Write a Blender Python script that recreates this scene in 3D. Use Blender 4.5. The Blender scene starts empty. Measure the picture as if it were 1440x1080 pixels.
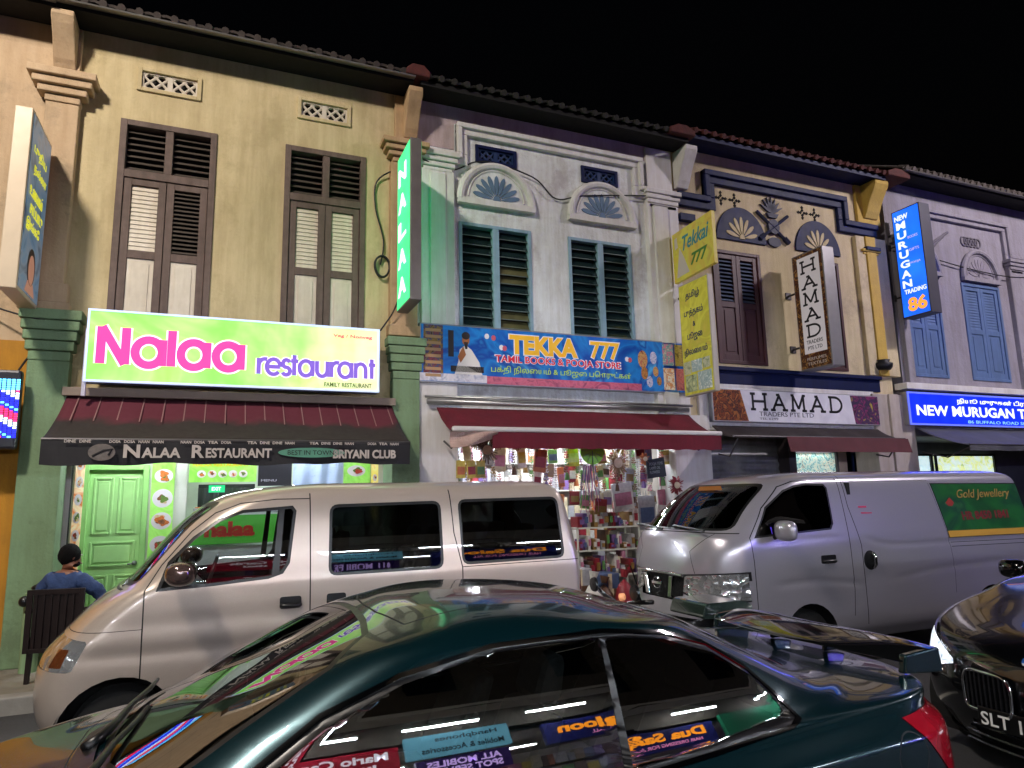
import bpy, bmesh, math, random
from mathutils import Vector, Matrix
import numpy as np
S=bpy.context.scene; COL=S.collection
rad=math.radians
# ---------------------------------------------------------------- camera
CAM=dict(f=965.0, yaw=0.40019860, pitch=0.16272482, roll=-0.02225186, z=1.78)
def camera():
    cy,sy=math.cos(CAM['yaw']),math.sin(CAM['yaw']); cp,sp=math.cos(CAM['pitch']),math.sin(CAM['pitch'])
    f=Vector((sy*cp,cy*cp,sp)); r=Vector((cy,-sy,0)); u=r.cross(f)
    c,s=math.cos(CAM['roll']),math.sin(CAM['roll'])
    r2=r*c+u*s; u2=r*-s+u*c
    cam=bpy.data.cameras.new('camera'); o=bpy.data.objects.new('camera',cam); COL.objects.link(o)
    cam.sensor_fit='HORIZONTAL'; cam.sensor_width=36; cam.lens=36*CAM['f']/1440
    cam.clip_start=.05; cam.clip_end=500
    m=Matrix((( r2.x,u2.x,-f.x,0),(r2.y,u2.y,-f.y,0),(r2.z,u2.z,-f.z,CAM['z']),(0,0,0,1)))
    o.matrix_world=m; S.camera=o
camera()
# ---------------------------------------------------------------- night sky, moon-weak sun, exposure
w=bpy.data.worlds.new("World"); S.world=w; w.use_nodes=True
nt=w.node_tree; bg=nt.nodes['Background']
sky=nt.nodes.new('ShaderNodeTexSky'); sky.sky_type='NISHITA'; sky.sun_disc=False
sky.sun_elevation=rad(-4); sky.sun_rotation=rad(200)
nt.links.new(sky.outputs[0],bg.inputs[0]); bg.inputs[1].default_value=0.05
sl=bpy.data.lights.new('moonlight','SUN'); sl.energy=0.004; sl.angle=rad(.5); sl.color=(.8,.88,1)
so=bpy.data.objects.new('moonlight',sl); so.rotation_euler=(rad(50),0,rad(20)); COL.objects.link(so)
S.view_settings.view_transform='Standard'; S.view_settings.look='None'
S.view_settings.exposure=0.0; S.view_settings.gamma=1.0; S.view_settings.use_curve_mapping=False
S.cycles.use_denoising=True; S.cycles.max_bounces=9; S.cycles.glossy_bounces=5; S.cycles.transmission_bounces=6; S.cycles.transparent_max_bounces=12
S.cycles.sample_clamp_indirect=6; S.cycles.caustics_reflective=False; S.cycles.caustics_refractive=False
# ---------------------------------------------------------------- material helpers
def lin(h):
    if not isinstance(h,str): return tuple(h)
    h=h.lstrip('#'); o=[]
    for i in (0,2,4):
        c=int(h[i:i+2],16)/255; o.append(c/12.92 if c<=.04045 else ((c+.055)/1.055)**2.4)
    return tuple(o)
MATS={}
def mat(name,col,rough=.6,metal=0,var=.0,scale=6,bump=0,bscale=40,emit=None,es=1.0,coat=0,streak=0,dirt=None,spec=.5,flake=0):
    if name in MATS: return MATS[name]
    col=lin(col)
    m=bpy.data.materials.new(name); m.use_nodes=True; n=m.node_tree.nodes; L=m.node_tree.links; b=n['Principled BSDF']
    b.inputs['Base Color'].default_value=(*col,1); b.inputs['Roughness'].default_value=rough; b.inputs['Metallic'].default_value=metal
    b.inputs['Specular IOR Level'].default_value=spec
    if coat: b.inputs['Coat Weight'].default_value=coat; b.inputs['Coat Roughness'].default_value=.03
    src=None
    def tex(sc,det=6,stretch=None,rg=.6):
        t=n.new('ShaderNodeTexNoise'); t.inputs['Scale'].default_value=sc; t.inputs['Detail'].default_value=det; t.inputs['Roughness'].default_value=rg
        g=n.new('ShaderNodeTexCoord'); src_=g.outputs['Object']
        if stretch:
            mp=n.new('ShaderNodeMapping'); mp.inputs['Scale'].default_value=stretch; L.new(src_,mp.inputs[0]); src_=mp.outputs[0]
        L.new(src_,t.inputs['Vector']); return t
    def ramp(t,a,b_,ca,cb):
        r=n.new('ShaderNodeValToRGB'); r.color_ramp.elements[0].position=a; r.color_ramp.elements[1].position=b_
        r.color_ramp.elements[0].color=(*ca,1); r.color_ramp.elements[1].color=(*cb,1); L.new(t.outputs['Fac'],r.inputs[0]); return r.outputs[0]
    def mul(a,b_):
        x=n.new('ShaderNodeMix'); x.data_type='RGBA'; x.blend_type='MULTIPLY'; x.inputs[0].default_value=1
        L.new(a,x.inputs[6]); L.new(b_,x.inputs[7]); return x.outputs[2]
    if var or streak or dirt:
        if var:
            src=ramp(tex(scale,8),.3,.72,tuple(c*(1-var) for c in col),tuple(min(1,c*(1+var*.6)) for c in col))
        else:
            rgb=n.new('ShaderNodeRGB'); rgb.outputs[0].default_value=(*col,1); src=rgb.outputs[0]
        if streak:
            k=1-streak; src=mul(src,ramp(tex(1.1,9,(2.2,2.2,.7),.7),.34,.56,(k,k*.97,k*.92),(1,1,1))); k=1-streak*.55; src=mul(src,ramp(tex(1.5,8,(6,6,.45),.65),.40,.58,(k,k*.98,k*.95),(1,1,1)))
        if dirt:
            d=lin(dirt); x=n.new('ShaderNodeMix'); x.data_type='RGBA'
            L.new(ramp(tex(1.3,9,None,.75),.53,.64,(0,0,0),(.6,.6,.6)),x.inputs[0]); L.new(src,x.inputs[6]); x.inputs[7].default_value=(*d,1); src=x.outputs[2]
        L.new(src,b.inputs['Base Color'])
        rr=n.new('ShaderNodeMapRange'); rr.inputs[3].default_value=max(0,rough-.12); rr.inputs[4].default_value=min(1,rough+.12)
        L.new(tex(scale*2).outputs['Fac'],rr.inputs[0]); L.new(rr.outputs[0],b.inputs['Roughness'])
    if flake:
        v=n.new('ShaderNodeTexVoronoi'); v.inputs['Scale'].default_value=900; g=n.new('ShaderNodeTexCoord'); L.new(g.outputs['Object'],v.inputs['Vector'])
        r=n.new('ShaderNodeMapRange'); r.inputs[3].default_value=1-flake; r.inputs[4].default_value=1+flake; L.new(v.outputs['Color'],r.inputs[0])
        x=n.new('ShaderNodeMix'); x.data_type='RGBA'; x.blend_type='MULTIPLY'; x.inputs[0].default_value=1; x.inputs[6].default_value=(*col,1); L.new(r.outputs[0],x.inputs[7]); L.new(x.outputs[2],b.inputs['Base Color'])
    if bump:
        bp=n.new('ShaderNodeBump'); bp.inputs['Strength'].default_value=bump; bp.inputs['Distance'].default_value=.03
        L.new(tex(bscale,5).outputs['Fac'],bp.inputs['Height']); L.new(bp.outputs[0],b.inputs['Normal'])
    if emit is not None:
        e=lin(emit); b.inputs['Emission Color'].default_value=(*e,1); b.inputs['Emission Strength'].default_value=es
    MATS[name]=m; return m
def glass(name,tint=(.6,.65,.66),refl=1.0,rough=.0,ior=1.5):
    if name in MATS: return MATS[name]
    m=bpy.data.materials.new(name); m.use_nodes=True; n=m.node_tree.nodes; L=m.node_tree.links
    for x in list(n):
        if x.type=='BSDF_PRINCIPLED': n.remove(x)
    t=n.new('ShaderNodeBsdfTransparent'); t.inputs[0].default_value=(*tint,1)
    g=n.new('ShaderNodeBsdfGlossy'); g.inputs['Roughness'].default_value=rough; g.inputs[0].default_value=(refl,refl,refl,1)
    f=n.new('ShaderNodeFresnel'); f.inputs[0].default_value=ior
    x=n.new('ShaderNodeMixShader'); L.new(f.outputs[0],x.inputs[0]); L.new(t.outputs[0],x.inputs[1]); L.new(g.outputs[0],x.inputs[2])
    L.new(x.outputs[0],n['Material Output'].inputs[0]); MATS[name]=m; return m
def glow(name,col,es=1.0,rough=.35):
    c=lin(col); return mat(name,tuple(x*.8 for x in c),rough,emit=c,es=es)
def hotspots(m,lo=.72,hi=1.12,sc=(1.6,1,.5)):
    """uneven backlight of the tubes inside a lightbox"""
    n=m.node_tree.nodes;L=m.node_tree.links; b=n['Principled BSDF']; e=b.inputs['Emission Strength'].default_value
    g=n.new('ShaderNodeTexCoord'); mp=n.new('ShaderNodeMapping'); mp.inputs['Scale'].default_value=sc; t=n.new('ShaderNodeTexNoise'); t.inputs['Scale'].default_value=2.2; t.inputs['Detail'].default_value=2
    r=n.new('ShaderNodeMapRange'); r.inputs[1].default_value=.35; r.inputs[2].default_value=.65; r.inputs[3].default_value=e*lo; r.inputs[4].default_value=e*hi
    L.new(g.outputs['Object'],mp.inputs[0]); L.new(mp.outputs[0],t.inputs['Vector']); L.new(t.outputs['Fac'],r.inputs[0]); L.new(r.outputs[0],b.inputs['Emission Strength']); return m
def panel(name,cols,es,scale=1.4,rough=.3,dist=2.0):
    """printed board, with es also glowing, even where nothing is backlit: soft coloured clouds of the print"""
    if name in MATS: return MATS[name]
    m=mat(name,cols[0],rough); n=m.node_tree.nodes; L=m.node_tree.links; b=n['Principled BSDF']
    t=n.new('ShaderNodeTexNoise'); t.inputs['Scale'].default_value=scale; t.inputs['Detail'].default_value=3; t.inputs['Distortion'].default_value=dist
    g=n.new('ShaderNodeTexCoord'); L.new(g.outputs['Object'],t.inputs['Vector'])
    r=n.new('ShaderNodeValToRGB'); els=r.color_ramp.elements
    k=len(cols)
    while len(els)<k: els.new(.5)
    for i,c in enumerate(cols):
        els[i].position=.3+.4*i/max(1,k-1); els[i].color=(*lin(c),1)
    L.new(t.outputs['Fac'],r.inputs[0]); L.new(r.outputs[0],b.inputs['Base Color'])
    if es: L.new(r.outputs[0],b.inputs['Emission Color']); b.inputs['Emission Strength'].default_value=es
    return m
# ---------------------------------------------------------------- object helpers
def tag(o,label=None,cat=None,group=None,kind=None):
    if label: o['label']=label
    if cat: o['category']=cat
    if group: o['group']=group
    if kind: o['kind']=kind
    return o
def thing(name,label,cat,loc=(0,0,0),group=None,rz=0):
    o=bpy.data.objects.new(name,None); o.empty_display_size=.2; COL.objects.link(o); o.location=loc; o.rotation_euler=(0,0,rz)
    return tag(o,label,cat,group)
def root_loc(o):
    v=Vector((0,0,0))
    while o: v+=Vector(o.location); o=o.parent
    return v
class MB:
    def __init__(s): s.v=[]; s.f=[]; s.mi=[]; s.m=0
    def add(s,vs,fs):
        k=len(s.v); s.v+= [tuple(a) for a in vs]; s.f+=[tuple(k+i for i in f) for f in fs]; s.mi+=[s.m]*len(fs); return s
    def box(s,x0,x1,y0,y1,z0,z1):
        return s.add([(x0,y0,z0),(x1,y0,z0),(x1,y1,z0),(x0,y1,z0),(x0,y0,z1),(x1,y0,z1),(x1,y1,z1),(x0,y1,z1)],
          [(0,3,2,1),(4,5,6,7),(0,1,5,4),(1,2,6,5),(2,3,7,6),(3,0,4,7)])
    def prism(s,poly,y0,y1,ax='y'):
        """polygon extruded along an axis; ax y: poly in (x,z); ax x: (y,z); ax z: (x,y)"""
        a=sum(poly[i][0]*poly[(i+1)%len(poly)][1]-poly[(i+1)%len(poly)][0]*poly[i][1] for i in range(len(poly)))
        if (a<0)!=(ax in 'xz' and False): poly=poly[::-1] if a<0 else poly
        f=(lambda p,t:(p[0],t,p[1])) if ax=='y' else ((lambda p,t:(t,p[0],p[1])) if ax=='x' else (lambda p,t:(p[0],p[1],t)))
        n=len(poly); vs=[f(p,y0) for p in poly]+[f(p,y1) for p in poly]
        fs=[tuple(range(n)),tuple(range(2*n-1,n-1,-1))]+[(i,n+i,n+(i+1)%n,(i+1)%n) for i in range(n)]
        if ax!='y': fs=[q[::-1] for q in fs]
        return s.add(vs,fs)
    def tube(s,path,r,n=8,cap=True):
        P=[Vector(p) for p in path]; rs=r if isinstance(r,(list,tuple)) else [r]*len(P); vs=[];fs=[]
        up=None
        for i,p in enumerate(P):
            d=(P[min(i+1,len(P)-1)]-P[max(i-1,0)]).normalized()
            if up is None: up=Vector((0,0,1)) if abs(d.z)<.9 else Vector((1,0,0))
            a=d.cross(up).normalized(); b=a.cross(d).normalized(); up=b
            for k in range(n):
                t=2*math.pi*k/n; vs.append(p+(a*math.cos(t)+b*math.sin(t))*rs[i])
        for i in range(len(P)-1):
            for k in range(n): fs.append((i*n+k,i*n+(k+1)%n,(i+1)*n+(k+1)%n,(i+1)*n+k))
        if cap: fs+=[tuple(range(n))[::-1],tuple(range((len(P)-1)*n,len(P)*n))]
        return s.add(vs,fs)
    def lathe(s,prof,c=(0,0,0),ax='z',n=20):
        """profile of (radius, height) turned about an axis"""
        vs=[];fs=[]
        for r,h in prof:
            for k in range(n):
                t=2*math.pi*k/n; a,b=r*math.cos(t),r*math.sin(t)
                p=(a,b,h) if ax=='z' else ((a,h,b) if ax=='y' else (h,a,b)); vs.append((p[0]+c[0],p[1]+c[1],p[2]+c[2]))
        m=len(prof)
        for i in range(m-1):
            for k in range(n):
                q=(i*n+k,i*n+(k+1)%n,(i+1)*n+(k+1)%n,(i+1)*n+k); fs.append(q if ax!='y' else q[::-1])
        e0=tuple(range(n));e1=tuple(range((m-1)*n,m*n)); 
        fs+=[e0[::-1] if ax!='y' else e0, e1 if ax!='y' else e1[::-1]]
        return s.add(vs,fs)
    def grid(s,fn,nu,nv):
        vs=[fn(i/nu,j/nv) for i in range(nu+1) for j in range(nv+1)]
        return s.add(vs,[(i*(nv+1)+j,(i+1)*(nv+1)+j,(i+1)*(nv+1)+j+1,i*(nv+1)+j+1) for i in range(nu) for j in range(nv)])
    def build(s,name,m,parent=None,bevel=0,smooth=False,local=False,solid=0,auto=False):
        me=bpy.data.meshes.new(name); off=Vector((0,0,0)) if local or not parent else root_loc(parent)
        me.from_pydata([tuple(Vector(v)-off) for v in s.v],[],s.f)
        for x in (m if isinstance(m,(list,tuple)) else [m]): me.materials.append(x)
        if any(s.mi): me.polygons.foreach_set('material_index',s.mi)
        if smooth: me.polygons.foreach_set('use_smooth',[True]*len(me.polygons))
        me.update()
        o=bpy.data.objects.new(name,me); COL.objects.link(o)
        if parent: o.parent=parent
        if bevel:
            b=o.modifiers.new('bevel','BEVEL'); b.width=bevel; b.segments=2; b.limit_method='ANGLE'; b.angle_limit=rad(40); b.harden_normals=False
        if solid:
            b=o.modifiers.new('solid','SOLIDIFY'); b.thickness=solid; b.offset=0
        if auto: me.set_sharp_from_angle(angle=rad(35))
        return o
def dup(o,loc=None,parent=None,label=None):
    c=o.copy(); COL.objects.link(c)
    if parent: c.parent=parent
    if loc is not None: c.location=loc
    if label: c['label']=label
    for ch in list(o.children): dup(ch,None,c)
    return c
def text_mesh(s,bold=0,shear=0,space=1,res=3,align='LEFT',line=1.0):
    c=bpy.data.curves.new('lettering','FONT'); c.body=s; c.offset=bold; c.shear=shear; c.space_character=space; c.resolution_u=res; c.extrude=.5; c.align_x=align; c.space_line=line
    o=bpy.data.objects.new('lettering',c); COL.objects.link(o); bpy.context.view_layer.update()
    me=bpy.data.meshes.new_from_object(o.evaluated_get(bpy.context.evaluated_depsgraph_get()))
    V=np.array([tuple(v.co) for v in me.vertices]); F=[tuple(p.vertices) for p in me.polygons]
    bpy.data.objects.remove(o); bpy.data.curves.remove(c); bpy.data.meshes.remove(me)
    return V,F
def lettering(s,m,parent,org,u,v,wd,ht,depth=.006,name='lettering',mb=None,**k):
    """words stretched to a box wd x ht whose lower left corner is org, on the plane of u (right) and v (up)"""
    V,F=text_mesh(s,**k); lo,hi=V.min(0),V.max(0); u=Vector(u);v=Vector(v);n=u.cross(v); org=Vector(org)
    q=(V-lo)/np.maximum(hi-lo,1e-6)
    vs=[org+u*(a[0]*wd)+v*(a[1]*ht)+n*(a[2]*depth) for a in q]
    b=mb or MB(); b.add(vs,F)
    return b if mb else b.build(name,m,parent)
def strokes(b,paths,org,u,v,sx,sy,th,depth,n0=0):
    """stroke letters: each path a list of (x,y) drawn with width th"""
    u=Vector(u);v=Vector(v);n=u.cross(v);org=Vector(org)
    for P in paths:
        P=[Vector((p[0]*sx,p[1]*sy)) for p in P]; L=[];Rr=[]; closed=(P[0]-P[-1]).length<1e-6
        for i,p in enumerate(P):
            if closed: a=P[i-1] if i else P[-2]; c=P[(i+1)] if i<len(P)-1 else P[1]
            else: a=P[max(i-1,0)]; c=P[min(i+1,len(P)-1)]
            d1=(p-a).normalized() if (p-a).length>1e-9 else (c-p).normalized(); d2=(c-p).normalized() if (c-p).length>1e-9 else d1
            nn=(d1+d2); nn=nn.normalized() if nn.length>1e-6 else d1
            k=1/max(.35,abs(nn.dot(d1))); t=Vector((-nn.y,nn.x))*(th/2*k); L.append(p+t);Rr.append(p-t)
        vs=[];m=len(P)
        for zz in (n0,n0+depth):
            for q in L+Rr: vs.append(org+u*q.x+v*q.y+n*zz)
        fs=[]
        for i in range(m-1):
            a,b_,c,d=i,i+1,m+i+1,m+i
            fs+=[(2*m+d,2*m+c,2*m+b_,2*m+a),(a,b_,2*m+b_,2*m+a)[::1],(c,d,2*m+d,2*m+c)]
        fs+=[(0,2*m,3*m,m),(m-1,2*m-1,4*m-1,3*m-1)]
        b.add(vs,fs); n0+=.0007
def arc(cx,cy,rx,ry,a0,a1,n=24): return [(cx+rx*math.cos(rad(a0+(a1-a0)*i/n)),cy+ry*math.sin(rad(a0+(a1-a0)*i/n))) for i in range(n+1)]
def wall_cells(b,x0,x1,z0,z1,op,y0,y1):
    xs=sorted({x0,x1,*[o[0] for o in op],*[o[1] for o in op]}); zs=sorted({z0,z1,*[o[2] for o in op],*[o[3] for o in op]})
    hole=lambda x,z:any(o[0]<x<o[1] and o[2]<z<o[3] for o in op)
    idx={};vs=[];fs=[]
    def vid(i,j,y):
        k=(i,j,y)
        if k not in idx: idx[k]=len(vs); vs.append((xs[i],y,zs[j]))
        return idx[k]
    nx,nz=len(xs)-1,len(zs)-1
    sol=lambda i,j: 0<=i<nx and 0<=j<nz and not hole((xs[i]+xs[i+1])/2,(zs[j]+zs[j+1])/2)
    for i in range(nx):
        for j in range(nz):
            if not sol(i,j): continue
            A=lambda y:(vid(i,j,y),vid(i+1,j,y),vid(i+1,j+1,y),vid(i,j+1,y))
            f,g=A(y0),A(y1); fs.append(f); fs.append(g[::-1])
            if not sol(i-1,j): fs.append((f[3],g[3],g[0],f[0]))
            if not sol(i+1,j): fs.append((f[1],g[1],g[2],f[2]))
            if not sol(i,j-1): fs.append((f[0],g[0],g[1],f[1]))
            if not sol(i,j+1): fs.append((f[2],g[2],g[3],f[3]))
    b.add(vs,fs)
EX=(1,0,0);EZ=(0,0,1);EY=(0,1,0);NY=(0,-1,0);NX=(-1,0,0)
rnd=random.Random(7)
# ================================================================ street lamps (warm heads on the camera's side of the street)
galv=mat('galvanised_steel','#8b8f92',.45,.8,var=.12)
def street_lamp(x,y,label,col,watts,h=10.5):
    t=thing('street_lamp',label,'street lamp',(x,y,0),'street lamps along the kerb')
    b=MB(); b.lathe([(.16,0),(.16,.5),(.11,.55),(.07,h-.5),(.05,h)],(x,y,0)); b.build('pole',galv,t,smooth=True)
    b=MB(); b.tube([(x,y,h-.3),(x,y+.3,h-.05),(x,y+.9,h+.05),(x,y+1.5,h+.08)],.035); b.build('arm',galv,t,smooth=True)
    b=MB(); b.prism([(y+1.1,h+.03),(y+1.22,h+.16),(y+2.25,h+.14),(y+2.4,h+.03)],x-.48,x+.48,'x'); hd=b.build('lamp_head',galv,t,bevel=.02)
    b=MB(); b.box(x-.45,x+.45,y+1.2,y+2.3,h+.012,h+.029); b.build('lens',glow('lamp_lens_'+label[:4],col,8),hd)
    l=bpy.data.lights.new('lamp_light','AREA'); l.shape='RECTANGLE'; l.size=.9; l.size_y=1.1; l.energy=watts; l.color=lin(col)
    o=bpy.data.objects.new('lamp_light',l); COL.objects.link(o); o.parent=t; o.location=(0,1.73,h); o.rotation_euler=(rad(28),0,0)
street_lamp(-4.6,.2,'tall grey street lamp with a warm head left of the parked van','#fff4e8',2200)
street_lamp(15.5,.2,'tall grey street lamp with a neutral head behind the black car','#faeef6',1600)
# ================================================================ ground
def struct(name,b,m,**k):
    o=b.build(name,m,**k); o['kind']='structure'; return o
asphalt=mat('asphalt','#3a3a3c',.75,var=.3,scale=30,bump=.5,bscale=220)
concrete=mat('walkway_concrete','#7d776c',.7,var=.25,scale=5,bump=.2,bscale=90,dirt='#3f3a33')
b=MB(); b.grid(lambda u,v:(-60+140*u,-30+110*v,0.0),4,4); struct('road',b,asphalt)
b=MB(); b.box(-30,40,7.72,14.5,-.3,.145); struct('pavement',b,concrete)
b=MB(); b.box(-30,40,7.55,7.72,-.3,.15); struct('kerb',b,mat('kerb_stone','#8f8c86',.7,var=.2,bump=.2),bevel=.015)
white_paint=mat('road_paint','#c9c5b8',.7,var=.2,scale=20)
b=MB()
for k in range(-12,16): b.box(k*2.0,k*2.0+1.0,4.25,4.35,.001,.005)
struct('lane_marking',b,white_paint)
# ================================================================ shophouse helpers
FW=9.0
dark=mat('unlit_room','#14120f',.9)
def slats(b,x0,x1,z0,z1,n,y,tilt=.6,th=.008,m=0):
    h=(z1-z0)/n; b.m=m
    for i in range(n):
        zc=z0+h*(i+.5); dy=.5*h*tilt*1.1; dz=.5*h*(1.06 if tilt<.35 else .7)
        b.prism([(y-dy,zc-dz),(y-dy+th,zc-dz-th*.3),(y+dy+th,zc+dz),(y+dy,zc+dz+th*.3)],x0,x1,'x')
    b.m=0
def rect_frame(b,x0,x1,z0,z1,t,y0,y1,tb=None):
    tb=t if tb is None else tb
    b.box(x0,x0+t,y0,y1,z0,z1); b.box(x1-t,x1,y0,y1,z0,z1); b.box(x0+t,x1-t,y0+.001,y1,z1-t,z1); b.box(x0+t,x1-t,y0+.001,y1,z0,z0+tb)
def vent(parent,x0,x1,z0,z1,fm,bm,lm=None,y=FW,style=0):
    b=MB(); rect_frame(b,x0,x1,z0,z1,.05,y-.03,y+.1); f=b.build('vent',fm,parent,bevel=.006)
    b=MB(); b.box(x0+.04,x1-.04,y+.09,y+.1,z0+.04,z1-.04); b.build('backing',bm,f)
    b=MB(); w=(x1-x0-.08)/2; h=z1-z0-.08
    for k in range(2):
        cx=x0+.04+w*(k+.5); cz=(z0+z1)/2; hw,hh=w/2-.012,h/2
        for sg in (1,-1):
            for q in (-.75,-.25,.25,.75):
                c=q*(hw+hh); pts=[]          # the line dz = sg*dx + c clipped to the panel
                for dx in (-hw,hw):
                    dz=sg*dx+c
                    if abs(dz)<=hh: pts.append((dx,dz))
                for dz in (-hh,hh):
                    dx=(dz-c)/sg
                    if abs(dx)<hw: pts.append((dx,dz))
                if len(pts)>=2: b.tube([(cx+pts[0][0],y+.03,cz+pts[0][1]),(cx+pts[1][0],y+.03,cz+pts[1][1])],.017,6)
        rect_frame(b,cx-w/2,cx+w/2,cz-hh,cz+hh,.03,y+.004,y+.06)
        for sx in (-1,1):
            for sz in (-1,1): b.prism([(cx+sx*(hw-.0),cz+sz*hh),(cx+sx*(hw-.09),cz+sz*hh),(cx+sx*hw,cz+sz*(hh-.09))],y+.012,y+.05)
    b.build('lattice',lm or fm,f); return f
def roof(parent,x0,x1,ze,tile,fascia,gutter=None,ye=8.52,wave=.19):
    n=int((x1-x0)/wave*8)
    b=MB(); pit=math.tan(rad(27))
    b.grid(lambda u,v:(x0+(x1-x0)*u, ye+5.6*v, ze+5.6*v*pit+.035*abs(math.sin(math.pi*(x0+(x1-x0)*u)/wave))+(.012*math.sin(7*u*(x1-x0)) if v<.01 else 0)),n,10)
    r=b.build('roof',tile,parent,solid=.03)
    b=MB(); k=0; x=x0+wave/2
    while x<x1:
        b.tube([(x,ye-.03,ze+.012),(x,ye+.16,ze+.012+.16*pit)],[.045,.05],8); x+=wave
    b.build('tile_ends',tile,r)
    b=MB(); b.box(x0,x1,ye+.05,ye+.08,ze-.09,ze-.02); b.box(x0,x1,ye+.08,FW,ze-.06,ze-.045)
    b.build('fascia',fascia,parent)
    if gutter:
        b=MB(); b.prism([(ye-.06,ze-.045),(ye-.05,ze-.06),(ye+.04,ze-.05),(ye+.04,ze-.03)],x0,x1,'x'); b.build('gutter',gutter,parent)
    return r
def ridge_cap(parent,x,ze,m,w=.34):
    b=MB(); b.prism([(x-w/2,ze-.05),(x-w/2,ze+.04),(x-.08,ze+.12),(x+.08,ze+.12),(x+w/2,ze+.04),(x+w/2,ze-.05)],8.46,9.8); b.build('party_wall_cap',m,parent,bevel=.02)
def bracket(parent,x0,x1,z0,z1,m,out=.42):
    H=z1-z0
    p=[(FW,z1),(FW-out,z1),(FW-out,z1-.12*H),(FW-out*.93,z1-.2*H)]
    p+=[(FW-out*(.93-.1*math.sin(math.pi*t)-.55*t**1.4),z1-H*(.2+.62*t)) for t in [i/10 for i in range(11)]]
    p+=[(FW-out*.3,z0+.1*H),(FW-out*.22,z0),(FW,z0)]
    b=MB(); b.prism(p,x0,x1,'x'); b.build('bracket',m,parent,bevel=.015)
def capital(b,x0,x1,z0,z1,out,flare,steps=4,base=FW):
    for i in range(steps):
        t=i/(steps-1); zz=z0+(z1-z0)*i/steps; f=flare*t**.8; o=out+flare*.8*t
        b.box(x0-f,x1+f,base-o,base,zz,zz+(z1-z0)/steps-(.008 if i<steps-1 else 0))
def fan_relief(parent,xc,zb,w,h,body,petal,rim=None,n=9,petal_scale=.62,a0=12,name='fanlight'):
    out=[(xc+w*math.cos(t),zb+h*math.sin(t)) for t in np.linspace(0,math.pi,33)]
    b=MB(); b.prism(out,FW-.035,FW+.02); f=b.build(name,body,parent,bevel=.006)
    if rim:
        b=MB(); b.tube([(xc+w*.98*math.cos(t),FW-.045,zb+h*.98*math.sin(t)) for t in np.linspace(0,math.pi,33)],.055,8)
        b.box(xc-w*1.05,xc+w*1.05,FW-.09,FW,zb-.07,zb+.02)
        b.tube([(xc+w*.76*math.cos(t),FW-.04,zb+.06+h*.76*math.sin(t)) for t in np.linspace(0,math.pi,33)],.014,6)
        b.build('rim',rim,f,smooth=False)
    b=MB(); R=petal_scale
    for i in range(n):
        t=rad(a0+(180-2*a0)*i/(n-1)); c,s=math.cos(t),math.sin(t)
        pts=[]
        for q,wd in ((.18,.0),(.35,.035),(.6,.07),(.85,.075),(1,.045),(1.06,0)):
            pts.append((q,wd))
        pts+=[(q,-wd) for q,wd in pts[-2:0:-1]]
        P=[(xc+w*R*(c*q-s*k*1.3),zb+.05+h*R*(s*q+c*k*1.3)) for q,k in pts]
        b.prism(P,FW-.047,FW-.03)
    b.prism([(xc+w*.1*math.cos(t),zb+.04+h*.14*math.sin(t)) for t in np.linspace(0,math.pi,9)],FW-.05,FW-.03)
    b.build('petals',petal,f); return f
def relief(parent,polys,m,d=.06,name='moulding',bevel=.012):
    b=MB()
    for P,dd in polys: b.prism(P,FW-d*dd,FW+.02)
    return b.build(name,m,parent,bevel=bevel)
def shutter_window(parent,x0,x1,z0,z1,fm,leaf_m,slat_ms,panel_ms,ztr=None,slat_open=(1,1),lz=.5,ns=14,split=True,fw=.075,tr_m=None,y=FW):
    """frame (part) with louvred transoms and two leaves (sub-parts)"""
    b=MB(); rect_frame(b,x0,x1,z0,z1,fw,y-.025,y+.12)
    if ztr: b.box(x0+fw,x1-fw,y-.02,y+.1,ztr-.05,ztr+.05); b.box((x0+x1)/2-.045,(x0+x1)/2+.045,y-.015,y+.1,ztr+.05,z1-fw)
    f=b.build('window',fm,parent,bevel=.006)
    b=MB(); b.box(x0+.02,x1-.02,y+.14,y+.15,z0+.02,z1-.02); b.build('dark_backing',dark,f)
    xm=(x0+x1)/2
    if ztr:
        for a,c in ((x0+fw,xm-.045),(xm+.045,x1-fw)):
            b=MB(); slats(b,a,c,ztr+.06,z1-fw-.01,7,y+.06,.75,.012); b.build('transom_louvre',tr_m or fm,f)
    zt=(ztr-.05) if ztr else z1-fw
    for i,(a,c) in enumerate(((x0+fw+.005,xm-.004),(xm+.004,x1-fw-.005))):
        b=MB(); st=.085 if split else .05; zb=z0+fw; mid=zb+(zt-zb)*lz
        rect_frame(b,a,c,zb,zt,st,y+.0,y+.045,st*1.3); b.box(a+st,c-st,y+.001,y+.044,mid-.05,mid+.05)
        slats(b,a+st,c-st,mid+.055,zt-st-.005,ns,y+.025,.25 if not slat_open[i] else .7,.01,m=1)
        b.m=2; b.box(a+st,c-st,y+.02,y+.035,zb+st*1.3,mid-.05)
        q=.05; b.box(a+st+q,c-st-q,y+.008,y+.021,zb+st*1.3+q,mid-.05-q); b.m=0
        b.build('shutter',[leaf_m,slat_ms[i],panel_ms[i]],f,bevel=.004)
    return f
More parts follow.
